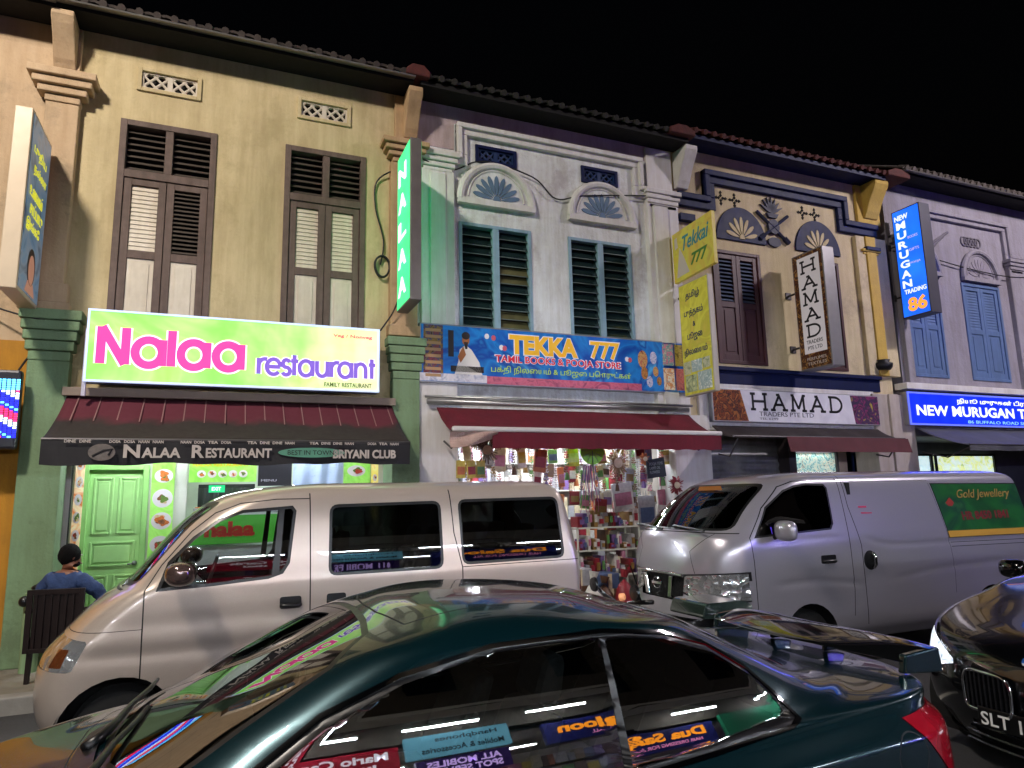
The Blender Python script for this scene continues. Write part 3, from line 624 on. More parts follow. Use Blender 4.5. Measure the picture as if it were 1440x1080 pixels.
for i,c in enumerate('MURUGAN'): lettering(c,None,t,(xf-.002,8.72,6.68-i*.193),u,EZ,.19,.145,.004,mb=b,bold=.03)
b.build('lettering',wl,t)
# Tekka yellow hanging banner: small board over a long one
yl_face=panel('yellow_banner',['#bdb636','#cfc846','#b9b038','#c8b44a'],.16,2.2)
t=thing('hanging_sign','yellow hanging book store banner with a tilted small board above a long strip','sign',(6.8,FW,3.4))
X=6.75
case=mat('pale_banner_case','#b9b2a6',.5,.1,var=.1)
b=MB(); b.prism([(7.87,5.17),(8.86,5.13),(8.86,5.96),(7.87,6.0)],X-.09,X-.02,'x'); b.build('upper_board',panel('yellow_banner_top',['#b98848','#c8b248','#c6c04a','#b4904a'],.14,2.2),t,bevel=.006)
b=MB(); b.box(X-.09,X+.0,8.05,8.78,3.26,5.06); b.build('lower_board',case,t,bevel=.006)
b=MB(); b.box(X-.096,X-.09,8.07,8.76,3.28,5.04); b.build('face',yl_face,t)
for zz in (3.8,4.9,5.6):
    b=MB(); b.tube([(X,8.75,zz),(X,FW,zz)],.02,8); b.build('wall_arm',steel_d,t)
tq=mat('print_turquoise','#2f8fa0',.4); nv=mat('print_navy','#26335e',.4); gn=mat('print_green','#4d8a3a',.4)
u=(0,-.999,.04); v=(0,.0,1)
lettering('Tekkai',tq,t,(X-.091,8.6,5.60),u,v,.66,.24,.004,shear=.35,bold=.015); lettering('777',gn,t,(X-.091,8.42,5.30),u,v,.42,.19,.004,shear=.3,bold=.03)
b=MB(); b.prism([(8.78,5.2),(8.46,5.22),(8.58,5.5),(8.68,5.68)],X-.093,X-.09,'x'); b.prism([(8.8,5.68),(8.72,5.7),(8.74,5.88),(8.8,5.86)],X-.093,X-.09,'x'); b.build('printed_figure',mat('print_pale','#cfc6c0',.4),t)
for i,(s,zz,wd) in enumerate((('தமிழ்',4.76,.34),('புத்தகம்',4.48,.46),('&',4.33,.06),('பூஜை',4.1,.36),('நிலையம்',3.86,.56))):
    lettering(s,nv,t,(X-.097,8.41+wd/2+.02,zz),(0,-1,0),EZ,wd,.15 if i!=2 else .08,.004,bold=.015)
b=MB()
for (ya,yb,a,c,k) in ((8.74,8.58,3.6,3.8,0),(8.56,8.3,3.62,3.8,1),(8.28,8.12,3.64,3.8,0),(8.72,8.45,3.32,3.58,2),(8.42,8.1,3.32,3.6,1)):
    b.m=k; b.box(X-.1,X-.096,yb,ya,a,c)
b.build('printed_photos',[panel('print_a',['#8a9a70','#c9c6a8','#5a7050'],.1,7),panel('print_b',['#d8d8cc','#8fa8a8','#f0f0e8'],.1,7),panel('print_c',['#6a6a48','#9fae88','#d0cf9a'],.1,7)],t)
# ---- Tekka banner
x0,x1,z0,z1,y=2.40,6.80,3.33,4.16,8.86
t=thing('signboard','long blue printed book store banner reading TEKKA 777','sign',(4.6,y,z0))
fbox(t,'board',alu,x0,x1,y+.004,y+.1,z0,z1)
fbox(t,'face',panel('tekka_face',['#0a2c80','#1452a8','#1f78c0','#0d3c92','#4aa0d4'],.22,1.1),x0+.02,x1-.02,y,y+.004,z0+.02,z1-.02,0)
P=lambda a,c:(x0+(x1-x0)*a, z0+(z1-z0)*c)
def pbox(b,a0,a1,c0,c1,d=.003):
    p,q=P(a0,c0),P(a1,c1); b.box(p[0],q[0],y-d,y,p[1],q[1])
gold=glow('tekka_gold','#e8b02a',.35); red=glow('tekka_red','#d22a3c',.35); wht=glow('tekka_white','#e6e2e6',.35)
p=P(.30,.56); lettering('TEKKA',wht,t,(p[0]-.015,y-.001,p[1]-.012),EX,EZ,1.13,.31,.003,'lettering_outline',bold=.07); lettering('TEKKA',gold,t,(p[0],y-.004,p[1]),EX,EZ,1.10,.285,.004,bold=.05)
p=P(.60,.57); lettering('777',wht,t,(p[0]-.012,y-.001,p[1]-.012),EX,EZ,.54,.29,.003,'lettering_outline',bold=.05); lettering('777',gold,t,(p[0],y-.004,p[1]),EX,EZ,.51,.265,.004,bold=.03)
p=P(.25,.37); lettering('TAMIL BOOKS & POOJA STORE',wht,t,(p[0]-.012,y-.001,p[1]-.01),EX,EZ,2.08,.15,.003,'lettering_outline',bold=.05); lettering('TAMIL BOOKS & POOJA STORE',red,t,(p[0],y-.004,p[1]),EX,EZ,2.05,.13,.004,bold=.02)
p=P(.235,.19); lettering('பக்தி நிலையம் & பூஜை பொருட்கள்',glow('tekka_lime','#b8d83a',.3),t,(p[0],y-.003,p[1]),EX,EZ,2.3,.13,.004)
b=MB(); pbox(b,.0,1*.22,.03,.16); b.m=1; pbox(b,.22,.80,.02,.15); b.m=0
b.build('lower_strip',[panel('strip_pale',['#b8b2c0','#d9d5dc','#8f93b0'],.1,4),panel('strip_pink',['#b84a68','#c96a80','#8a3a5a'],.12,5)],t)
b=MB(); pbox(b,.012,.075,.06,.97,.002); b.build('left_column',panel('column_print',['#3a2038','#7a3a3a','#28406a','#8a6a2a','#241a30'],.1,6),t)
b=MB()
for k in range(8): pbox(b,.018,.068,.1+.108*k,.1+.108*k+.05,.004)
b.build('column_lines',[mat('print_lines','#b08a60',.5)],t)
b=MB(); q=P(.155,.52) # printed seated man in white
for pts in ([(-.17,-.3),(.2,-.3),(.16,-.12),(.06,.05),(-.02,.12),(-.1,.05),(-.12,-.12)],): b.prism([(q[0]+a*1.1,q[1]+c) for a,c in pts],y-.003,y)
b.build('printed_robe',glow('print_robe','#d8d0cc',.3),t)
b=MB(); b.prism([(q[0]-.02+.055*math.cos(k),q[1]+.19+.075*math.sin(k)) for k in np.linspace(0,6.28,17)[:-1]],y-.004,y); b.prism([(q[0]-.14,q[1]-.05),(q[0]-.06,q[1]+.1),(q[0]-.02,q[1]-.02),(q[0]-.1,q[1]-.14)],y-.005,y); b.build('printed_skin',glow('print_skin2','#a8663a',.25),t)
b=MB(); b.prism([(q[0]-.02+.06*math.cos(k),q[1]+.25+.055*math.sin(k)) for k in np.linspace(0,6.28,17)[:-1]],y-.006,y); b.prism([(q[0]-.05,q[1]+.16),(q[0]+.01,q[1]+.16),(q[0]-.0,q[1]+.06),(q[0]-.03,q[1]+.06)],y-.006,y)
pbox(b,.1,.21,.2,.3); pbox(b,.092,.11,.45,.9,.004); b.build('printed_dark',mat('print_dark','#2a1c18',.5),t)
b=MB()
for k,(a,c) in enumerate(((.222,.84),(.245,.82),(.272,.66),(.283,.65),(.745,.6),(.757,.59))):
    p=P(a,c); b=MB(); b.m=k%2; b.prism([(p[0]+.035*math.cos(q),p[1]+.04*math.sin(q)) for q in np.linspace(0,6.28,13)[:-1]],y-.003-.0005*k,y); b.build('printed_rose',[glow('print_stamp','#d8d4d8',.3),glow('print_rose','#c85a6a',.2)],t)
b=MB()
for k,(a,c,ra) in enumerate(((.81,.62,.14),(.855,.66,.1),(.815,.36,.1),(.862,.4,.08),(.835,.2,.09),(.875,.22,.07))):
    b.m=k%3; p=P(a,c); b.prism([(p[0]+.62*ra*math.cos(k2),p[1]+ra*math.sin(k2)) for k2 in np.linspace(0,6.28,19)[:-1]],y-.003-.0004*k,y)
b.build('printed_wares',[panel('ware_a',['#7a1e2a','#c9a060','#aa3040'],.15,12),panel('ware_b',['#3a5aa0','#d0c8d8','#6a7ab0'],.15,12),panel('ware_c',['#6a4a2a','#c08040','#402a20'],.15,12)],t)
b=MB()
for k,(a,c) in enumerate(((.895,.53),(.948,.53),(.895,.06),(.948,.06))): b.m=k; pbox(b,a,a+.047,c,c+.42)
b.build('printed_pictures',[panel('pic_a',['#3a6a70','#d06a8a','#2a8a8a','#d8b0a0'],.2,9),panel('pic_b',['#5a4a20','#a08a40','#3a2a18'],.2,9),panel('pic_c',['#d8a040','#d0d0c8','#c87a30','#80a0b0'],.2,9),panel('pic_d',['#a04040','#b06a60','#6a3040'],.2,9)],t)
# ---- HAMAD board
x0,x1,z0,z1,y=7.23,10.98,2.9,3.45,8.84
t=thing('signboard','white printed trader board reading HAMAD below the navy band','sign',(9.1,y,z0))
fbox(t,'board',alu,x0,x1,y+.004,y+.12,z0,z1); fbox(t,'face',panel('hamad_face',['#b9b6c4','#cfccd6','#c2bfcc'],.16,1),x0+.015,x1-.015,y,y+.004,z0+.015,z1-.015,0)
b=MB(); b.prism([(x0+.02,z0+.02),(x0+.72,z0+.02),(x0+.58,z1-.02),(x0+.02,z1-.02)],y-.003,y); b.build('printed_cloth',panel('cloth_print',['#3a1a20','#8a4a28','#2a1a28','#b0703a','#5a2030'],.1,7),t)
b=MB(); b.prism([(x1-.62,z0+.02),(x1-.02,z0+.02),(x1-.02,z1-.02),(x1-.7,z1-.02)],y-.003,y); b.build('printed_cloth',panel('cloth_print2',['#b0a040','#5a3060','#303848','#8a3a6a','#2a2a30'],.1,6),t)
b=MB()
for i,c in enumerate('HAMAD'): strokes(b,HAM[c],(x0+.80+i*.43,y-.001,z0+.22),EX,EZ,.32,.26,.042,.004)
b.build('lettering',ink,t)
lettering('TRADERS PTE LTD',mat('print_grey','#5a5866',.5),t,(x0+.95,y-.001,z0+.11),EX,EZ,1.2,.075,.003); lettering('TEL 6299',mat('print_grey','#5a5866',.5),t,(x0+.95,y-.001,z0+.05),EX,EZ,.4,.035,.003)
# ---- Murugan LED board
x0,x1,z0,z1,y=11.68,17.2,2.93,3.55,8.78
t=thing('signboard','deep blue lit trading board with white Tamil and English words at the right edge','sign',(14,y,z0))
fbox(t,'box',alu,x0,x1,y+.004,y+.15,z0,z1); fbox(t,'face',hotspots(glow('led_blue_face','#0a1ee6',2.8),.8,1.1),x0+.03,x1-.03,y,y+.004,z0+.04,z1-.04,0)
b=MB(); rect_frame(b,x0,x1,z0,z1,.03,y-.01,y+.02); b.build('trim',glow('led_trim','#6a7cff',.8),t)
lettering('NEW MURUGAN TRADING',wl,t,(x0+.2,y-.002,z0+.18),EX,EZ,4.6,.2,.004,bold=.025)
lettering('நியூ முருகன் டிரேடிங்',wl,t,(x0+1.35,y-.002,z0+.41),EX,EZ,2.6,.13,.004,bold=.02)
lettering('86 BUFFALO ROAD SINGAPORE 219 TEL 6294',glow('letters_cyan','#8fd0ff',.9),t,(x0+1.6,y-.002,z0+.055),EX,EZ,3.6,.06,.004)
# ---- LED strip sign at the far left
x,y=-2.12,8.6
t=thing('led_sign','blue and red flashing LED board on the orange wall at the left edge','sign',(x,y,2.38))
fbox(t,'box',mat('led_case','#23242e',.4),x-.5,x+.12,y,y+.12,2.38,3.22,.03)
b=MB()
for i in range(26):
    for j in range(14):
        px_,pz=x-.46+.042*j,2.5+.024*i; k=(i+j)%13; b.m=0 if k<4 else (1 if k<7 else (2 if k<11 else 0))
        if i>20 or (i+j)%13==12: b.m=3
        b.box(px_,px_+.03,y-.008,y,pz,pz+.018)
b.build('led_dots',[glow('led_blue','#1a22ff',3),glow('led_white','#cfe6ff',3),glow('led_red','#ff2a6a',2.5),glow('led_cyan','#5fc8ff',3)],t)
b=MB(); b.tube([(x+.05,y+.1,3.2),(x+.06,FW-.02,3.4),(x+.3,FW-.02,3.75),(-2.02,FW-.17,4.2)],.012,6); b.build('cable',mat('black_cable','#15151a',.6),t)
# ================================================================ awnings
def awning(name,label,x0,x1,yb,zb,yf,zf,zv,cloth,val_m,scallop=0,dx=0,thick=.012,stripes=None):
    t=thing(name,label,'awning',((x0+x1)/2,yb,zb))
    b=MB()
    def fn(u,v):
        x=x0+(x1-x0)*u+dx*(v if u>.5 else -v)*(abs(u-.5)*2); sag=-.055*math.sin(math.pi*v)-.02*math.sin(math.pi*v)*math.sin(u*31)-.008*math.sin(u*57+v*9)*v
        return (x,yb+(yf-yb)*v,zb+(zf-zb)*v+sag)
    b.grid(fn,48,10)
    b.build('canopy',cloth,t,solid=thick,smooth=True)
    xa,xb=x0-dx,x1+dx
    b=MB(); b.grid(lambda u,v:(xa+(xb-xa)*u,yf-.006-.02*math.sin(u*23)*v-.008*math.sin(u*61)*v,zf-(zf-zv)*v*(1+.04*math.sin(u*14)+.03*math.sin(u*37))),72,6)
    b.build('valance',val_m,t,solid=.008)
    b=MB()
    for xx in (x0+.1,x1-.1): b.tube([(xx,yb,zb-.45),(xx,(yb+yf)/2,zb-.42+(zf-zb)*.4),(xx,yf+.03,zf-.03)],.014,6)
    b.tube([(xa,yf,zf),(xb,yf,zf)],.018,8); b.build('folding_arms',steel_d,t)
    return t
def striped(name,base,line,dirtc,fade):
    m=mat(name,base,.8,var=.15,scale=8,dirt=dirtc); return m
aw=mat('maroon_awning_cloth','#6a2430',.85,var=.2,scale=7)
n=aw.node_tree.nodes;Lk=aw.node_tree.links
def darker_low_band(m,top,low,z0,z1,amp=.12):
    """colours the lower part of the cloth darker, with a ragged edge"""
    n=m.node_tree.nodes;Lk=m.node_tree.links
    g=n.new('ShaderNodeTexCoord'); s=n.new('ShaderNodeSeparateXYZ'); Lk.new(g.outputs['Object'],s.inputs[0])
    t=n.new('ShaderNodeTexNoise'); t.inputs['Scale'].default_value=3; t.inputs['Detail'].default_value=8; Lk.new(g.outputs['Object'],t.inputs['Vector'])
    a=n.new('ShaderNodeMath'); a.operation='MULTIPLY_ADD'; a.inputs[1].default_value=amp*2; Lk.new(t.outputs['Fac'],a.inputs[0]); Lk.new(s.outputs['Z'],a.inputs[2])
    r=n.new('ShaderNodeMapRange'); r.inputs[1].default_value=z0+amp; r.inputs[2].default_value=z1+amp; Lk.new(a.outputs[0],r.inputs[0])
    x=n.new('ShaderNodeMix'); x.data_type='RGBA'; Lk.new(r.outputs[0],x.inputs[0]); x.inputs[6].default_value=(*lin(low),1); x.inputs[7].default_value=(*lin(top),1)
    Lk.new(x.outputs[2],n['Principled BSDF'].inputs['Base Color'])
darker_low_band(aw,'#5a1f2c','#2c2421',-.34,-.26)
blackc=mat('black_valance','#18161a',.75,var=.2)
t=awning('awning','maroon pin-striped restaurant awning with black lettered valance',-1.62,2.02,8.86,2.99,8.0,2.44,2.19,aw,blackc,dx=.03)
b=MB()
for k in range(17):
    xx=-1.5+3.45*k/16; b.box(xx-.006,xx+.006,8.44,8.82,0,0.001) if False else b.add([(xx-.006,8.84,2.986),(xx+.006,8.84,2.986),(xx+.006,8.42,2.675),(xx-.006,8.42,2.675)],[(0,1,2,3)])
b.build('stripes',mat('awning_stripe','#8a6462',.8),t,solid=.002)
pale_ink=mat('valance_print','#bdb3aa',.7,var=.15)
b=MB(); lettering('N',None,t,(-.93,7.955,2.255),EX,EZ,.15,.135,.004,mb=b,bold=.03); lettering('ALAA',None,t,(-.765,7.955,2.255),EX,EZ,.36,.105,.004,mb=b,bold=.03)
lettering('R',None,t,(-.30,7.955,2.255),EX,EZ,.12,.135,.004,mb=b,bold=.03); lettering('ESTAURANT',None,t,(-.165,7.955,2.255),EX,EZ,.66,.105,.004,mb=b,bold=.03)
lettering('BRIYANI CLUB',None,t,(1.15,7.955,2.25),EX,EZ,.72,.1,.004,mb=b,bold=.04)
for k in range(26):
    xx=-1.45+k*.13
    if k%5!=2: lettering(rnd.choice(['DINE','CURRY','NAAN','TEA','DOSA']),None,t,(xx,7.955,2.405),EX,EZ,.1,.03,.003,mb=b,bold=.03)
b.build('lettering',pale_ink,t)
b=MB(); b.prism([(-1.12+.12*math.cos(q),2.31+.085*math.sin(q)) for q in np.linspace(0,6.28,25)[:-1]],7.95,7.955); b.build('round_emblem',mat('valance_emblem','#6d655f',.7,var=.3,scale=30),t)
b=MB(); b.tube([(-1.2,7.948,2.27),(-1.1,7.948,2.33),(-1.03,7.948,2.34),(-1.06,7.948,2.28)],.012,6); b.build('emblem_bird',blackc,t)
b=MB(); b.prism([(.92+.36*math.cos(q),2.315+.055*math.sin(q)) for q in np.linspace(0,6.28,29)[:-1]],7.951,7.955); b.build('oval_print',mat('valance_green','#4f8a70',.6,var=.2),t)
lettering('BEST IN TOWN',blackc,t,(.66,7.951,2.29),EX,EZ,.5,.05,.003)
fbox(t,'rail',mat('awning_beam','#8f8072',.7,var=.15),-1.66,2.06,8.78,FW,2.99,3.085)
# Tekka awning
red_c=mat('crimson_awning_cloth','#6a1226',.85,var=.18,scale=4,bump=.3,bscale=12,streak=.2)
t=awning('awning','crimson retractable awning with white front bar over the book store',2.62,6.72,8.8,2.98,8.16,2.62,2.39,red_c,red_c,dx=.0)
for o in list(t.children):
    if o.name.startswith('valance'):
        bpy.data.objects.remove(o)
b=MB(); b.grid(lambda u,v:(3.15+(6.76-3.15)*u,8.12-.012*math.sin(u*23)*v,2.6-(.22-.015*abs(math.sin(u*40)))*v),72,6); b.build('valance',red_c,t,solid=.008)
b=MB(); b.box(2.62,6.78,8.1,8.17,2.6,2.665); b.build('front_bar',mat('white_bar','#cfc9c4',.4),t,bevel=.02)
b=MB(); b.tube([(2.5,8.84,3.07),(6.75,8.84,3.07)],.04,10); b.tube([(2.46,8.8,3.13),(6.8,8.8,3.13)],.02,8); b.build('roller',alu,t,smooth=True)
b=MB(); b.grid(lambda u,v:(2.6+.62*u,8.13+.05*math.sin(5*u+3*v),2.6-(.16+.05*math.sin(3*u+1))*v+.05*u*v),20,6); b.build('torn_flap',mat('faded_cloth','#b59a90',.85,var=.3,scale=6,dirt='#7a2a35'),t,solid=.006)
# HAMAD awning and Murugan canopy
t=awning('awning','dark awning with a maroon valance over the half-shut trader shop',7.2,10.9,8.85,2.83,8.35,2.62,2.6,mat('brown_black_cloth','#2c2324',.8,var=.2),mat('brown_black_cloth','#2c2324',.8),dx=.02)
b=MB(); b.grid(lambda u,v:(8.2+2.75*u,8.3-.02*math.sin(u*17)-.06*v,2.62-.24*v),40,5); b.build('valance',mat('dull_maroon_cloth','#5a2a30',.8,var=.2),t,solid=.01)
t=awning('awning','dull grey canvas canopy under the deep blue board',11.9,17.5,8.85,2.88,7.9,2.5,2.4,mat('grey_canvas','#4b4c52',.8,var=.3,scale=5),mat('grey_canvas','#4b4c52',.8))
# ================================================================ vehicles: lofted bodies, parts cut out of the skin
def pchip(xs,ys,xq):
    xs=np.asarray(xs,float); ys=np.asarray(ys,float); xq=np.asarray(xq,float)
    h=np.diff(xs); sh=(slice(None),)+(None,)*(ys.ndim-1); d=np.diff(ys,axis=0)/h[sh]
    m=np.zeros_like(ys); m[0]=d[0]; m[-1]=d[-1]
    if len(xs)>2:
        w1=(2*h[1:]+h[:-1])[sh]; w2=(h[1:]+2*h[:-1])[sh]; a,b=d[:-1],d[1:]
        with np.errstate(divide='ignore',invalid='ignore'): hm=(w1+w2)/(w1/a+w2/b)
        m[1:-1]=np.where(a*b>0,hm,0)
    i=np.clip(np.searchsorted(xs,xq,side='right')-1,0,len(xs)-2); t=((xq-xs[i])/h[i]); 
    if ys.ndim>1: t=t.reshape(t.shape+(1,)*(ys.ndim-1))
    H=h[i].reshape(t.shape) if ys.ndim>1 else h[i]
    return (2*t**3-3*t**2+1)*ys[i]+(t**3-2*t**2+t)*H*m[i]+(-2*t**3+3*t**2)*ys[i+1]+(t**3-t**2)*H*m[i+1]
def slice_pts(xf,xr,W,af,ar,nf,nr,z,NF=30,NM=56,NR=26):
    th=np.linspace(0,math.pi/2,NF+1); P=[]
    x=xf+af*(1-np.cos(th)**(2/nf)); y=W*np.sin(th)**(2/nf); P+=list(zip(x,y))
    for i in range(1,NM): P.append((xf+af+(xr-ar-xf-af)*i/NM,W))
    x=xr-ar*(1-np.cos(th[::-1])**(2/nr)); y=W*np.sin(th[::-1])**(2/nr); P+=list(zip(x,y))
    P=np.array(P); zz=np.full(len(P),float(z)) if not isinstance(z,(list,tuple)) else pchip([q[0] for q in z],[q[1] for q in z],np.clip(P[:,0],z[0][0],z[-1][0]))
    return np.column_stack([P,zz])
def lined(m):
    """sheet metal: paint outside, dark cabin lining on the inner side of the sheet"""
    n=m.node_tree.nodes;L=m.node_tree.links; o=n['Material Output']; b=n['Principled BSDF']
    d=n.new('ShaderNodeBsdfDiffuse'); d.inputs[0].default_value=(.01,.01,.011,1); x=n.new('ShaderNodeMixShader'); g=n.new('ShaderNodeNewGeometry')
    t=n.new('ShaderNodeTexNoise'); t.inputs['Scale'].default_value=3.5; t.inputs['Detail'].default_value=9; t.inputs['Roughness'].default_value=.7; c=n.new('ShaderNodeTexCoord'); L.new(c.outputs['Object'],t.inputs['Vector'])
    r=n.new('ShaderNodeMapRange'); r.inputs[1].default_value=.45; r.inputs[2].default_value=.75; r.inputs[3].default_value=.02; r.inputs[4].default_value=.16; L.new(t.outputs['Fac'],r.inputs[0]); L.new(r.outputs[0],b.inputs['Coat Roughness'])
    L.new(g.outputs['Backfacing'],x.inputs[0]); L.new(b.outputs[0],x.inputs[1]); L.new(d.outputs[0],x.inputs[2]); L.new(x.outputs[0],o.inputs[0]); return m
class Body:
    def __init__(s,slices,per=6,fair=4):
        A=np.array([slice_pts(**k) for k in slices]); K=len(A)
        V=pchip(np.arange(K),A,np.linspace(0,K-1,(K-1)*per+1)); s.bm=bm=bmesh.new(); rings=[]
        n=V.shape[1]
        for ring in V:
            r=[bm.verts.new(tuple(p)) for p in ring]; l=[bm.verts.new((p[0],-p[1],p[2])) for p in ring[1:-1]]
            rings.append(r+l[::-1])
        N=len(rings[0])
        for a,b in zip(rings[:-1],rings[1:]):
            for i in range(N):
                j=(i+1)%N; bm.faces.new((a[i],b[i],b[j],a[j]))
        bm.faces.new(rings[-1]); bm.faces.new(rings[0][::-1])
        for _ in range(fair): bmesh.ops.smooth_vert(bm,verts=bm.verts,factor=.5,use_axis_x=True,use_axis_y=True,use_axis_z=True)
        bmesh.ops.recalc_face_normals(bm,faces=bm.faces); s.names={0:'body'}
    def crease(s,pl,depth,wd,power=2):
        pl=[Vector((p[0],p[1])) for p in pl]
        for v in s.bm.verts:
            q=Vector((v.co.x,v.co.z)); best=9;tt=0
            for i in range(len(pl)-1):
                a,b=pl[i],pl[i+1]; t=max(0,min(1,(q-a).dot(b-a)/(b-a).length_squared)); d=(q-a-(b-a)*t).length
                if d<best: best=d; e=min(1,6*min(i+t,len(pl)-1-i-t)/(len(pl)-1))
            if best<wd*3 and abs(v.co.y)>.3: v.co.y-=math.copysign(depth*e*math.exp(-(best/wd)**power),v.co.y)
    def cut(s,poly,proj,pred,idn,allowed=(0,)):
        a=sum(poly[i][0]*poly[(i+1)%len(poly)][1]-poly[(i+1)%len(poly)][0]*poly[i][1] for i in range(len(poly)))
        off=getattr(poly,'d',0); poly=list(poly)[::-1] if a<0 else list(poly)
        ax={'xz':(0,2),'yz':(1,2),'xy':(0,1)}[proj]
        lo=[min(p[k] for p in poly) for k in (0,1)];hi=[max(p[k] for p in poly) for k in (0,1)]
        fs=[]
        for f in s.bm.faces:
            if f.material_index in allowed and pred(f.calc_center_median()):
                c0=[v.co[ax[0]] for v in f.verts];c1=[v.co[ax[1]] for v in f.verts]
                if max(c0)>lo[0] and min(c0)<hi[0] and max(c1)>lo[1] and min(c1)<hi[1]: fs.append(f)
        for i in range(len(poly)):
            p,q=poly[i],poly[(i+1)%len(poly)]; dx,dy=q[0]-p[0],q[1]-p[1]; l=math.hypot(dx,dy)
            if l<1e-6: continue
            no=[0,0,0];co=[0,0,0]; no[ax[0]]=dy/l;no[ax[1]]=-dx/l; co[ax[0]]=p[0]-dy/l*off;co[ax[1]]=p[1]+dx/l*off
            g=set(fs)
            for f in fs: g.update(f.edges); g.update(f.verts)
            r=bmesh.ops.bisect_plane(s.bm,geom=list(g),plane_co=co,plane_no=no,dist=1e-6)
            no=Vector(no);co=Vector(co)
            fs=[f for f in r['geom'] if isinstance(f,bmesh.types.BMFace) and (f.calc_center_median()-co).dot(no)<0]
            if not fs: return
        for f in fs: f.material_index=idn
    def both(s,poly,idn,allowed=(0,),xz=None):
        for sg in (-1,1): s.cut(poly,'xz',lambda c:c.y*sg>.02 and (xz is None or xz(c)),idn,allowed)
    def seam(s,pl,wd,idn,allowed=(0,),sides=(-1,1),proj='xz',pred=None):
        for (a,b) in zip(pl[:-1],pl[1:]):
            d=Vector((b[0]-a[0],b[1]-a[1])); l=d.length; d/=l; n=Vector((-d.y,d.x))*(wd/2); a=Vector(a);b=Vector(b)
            P=[tuple(a+n),tuple(a-n),tuple(b-n),tuple(b+n)]
            if pred: s.cut(P,proj,pred,idn,allowed)
            else:
                for sg in sides: s.cut(P,proj,lambda c:c.y*sg>.02,idn,allowed)
    def remove(s,idn):
        bmesh.ops.delete(s.bm,geom=[f for f in s.bm.faces if f.material_index==idn],context='FACES')
    def fair(s,ids,dep):
        """window glass is one smooth sheet: a gently bowed sheet fitted to the skin of each side"""
        a,b=[k for k in range(3) if k!=dep]
        for sg in ((-1,1) if dep==1 else (0,)):
            vs={v for f in s.bm.faces if f.material_index in ids and (sg==0 or f.calc_center_median().y*sg>0) for v in f.verts}
            if len(vs)<30: continue
            vs=list(vs); P=np.array([tuple(v.co) for v in vs]); u,w_=P[:,a]-P[:,a].mean(),P[:,b]-P[:,b].mean()
            Q=np.column_stack([np.ones_like(u),u,w_]); bow=-.22*w_*w_-.05*u*u; c=np.linalg.lstsq(Q,abs(P[:,dep])-bow,rcond=None)[0]; y=sg*(Q@c+bow)
            for v,t in zip(vs,y): v.co[dep]=t
    def part(s,ids,name,mats,parent,push=0,split=False,solid=0):
        """faces of the given ids become an object of their own (split: one object per loose piece)"""
        s.bm.normal_update(); fs=[f for f in s.bm.faces if f.material_index in ids]
        if not fs: return []
        groups=[fs]
        if split:
            todo=set(fs);groups=[]
            while todo:
                st=[todo.pop()];g=[]
                while st:
                    f=st.pop();g.append(f)
                    for e in f.edges:
                        for h in e.link_faces:
                            if h in todo: todo.discard(h); st.append(h)
                groups.append(g)
        out=[]
        for g in groups:
            if split and sum(f.calc_area() for f in g)<2e-5: continue
            idx={};vs=[];F=[];mi=[]
            for f in g:
                q=[]
                for v in f.verts:
                    if v not in idx: idx[v]=len(vs); vs.append(tuple(v.co-v.normal*push))
                    q.append(idx[v])
                F.append(q);mi.append(ids.index(f.material_index))
            me=bpy.data.meshes.new(name); me.from_pydata(vs,[],F)
            for m in mats: me.materials.append(m)
            me.polygons.foreach_set('material_index',mi); me.polygons.foreach_set('use_smooth',[True]*len(F)); me.update()
            o=bpy.data.objects.new(name,me); COL.objects.link(o); o.parent=parent; out.append(o)
            if False:
                md=o.modifiers.new('shell','SOLIDIFY'); md.thickness=solid; md.offset=-1; md.material_offset=len(ids); md.material_offset_rim=len(ids)
        return out
class Inset(list): d=0
def inset(poly,d):
    o=Inset(poly); o.d=getattr(poly,'d',0)+d; return o
def rounded(poly,r,k=4):
    out=[];n=len(poly)
    for i in range(n):
        p0,p1,p2=Vector(poly[i-1]),Vector(poly[i]),Vector(poly[(i+1)%n]); a=p1+(p0-p1).normalized()*min(r,(p0-p1).length*.45); b=p1+(p2-p1).normalized()*min(r,(p2-p1).length*.45)
        for j in range(k+1):
            t=j/k; out.append(tuple(a*(1-t)**2+p1*2*t*(1-t)+b*t*t))
    return out
def circle(cx,cz,r,n=28): return [(cx+r*math.cos(2*math.pi*i/n),cz+r*math.sin(2*math.pi*i/n)) for i in range(n)]
rubber=mat('tyre_rubber','#141414',.8,var=.3,scale=20); rim_m=mat('alloy_rim','#9a9da0',.3,.9); black_pl=mat('black_trim_plastic','#101012',.35,var=.1); chrome=mat('chrome','#d8d8da',.08,1); seamm=mat('panel_gap','#0b0b0c',.8)
inner=mat('dark_cabin_lining','#0d0d0f',.9); seat_m=mat('seat_cloth','#4a4744',.9,var=.3,scale=40)
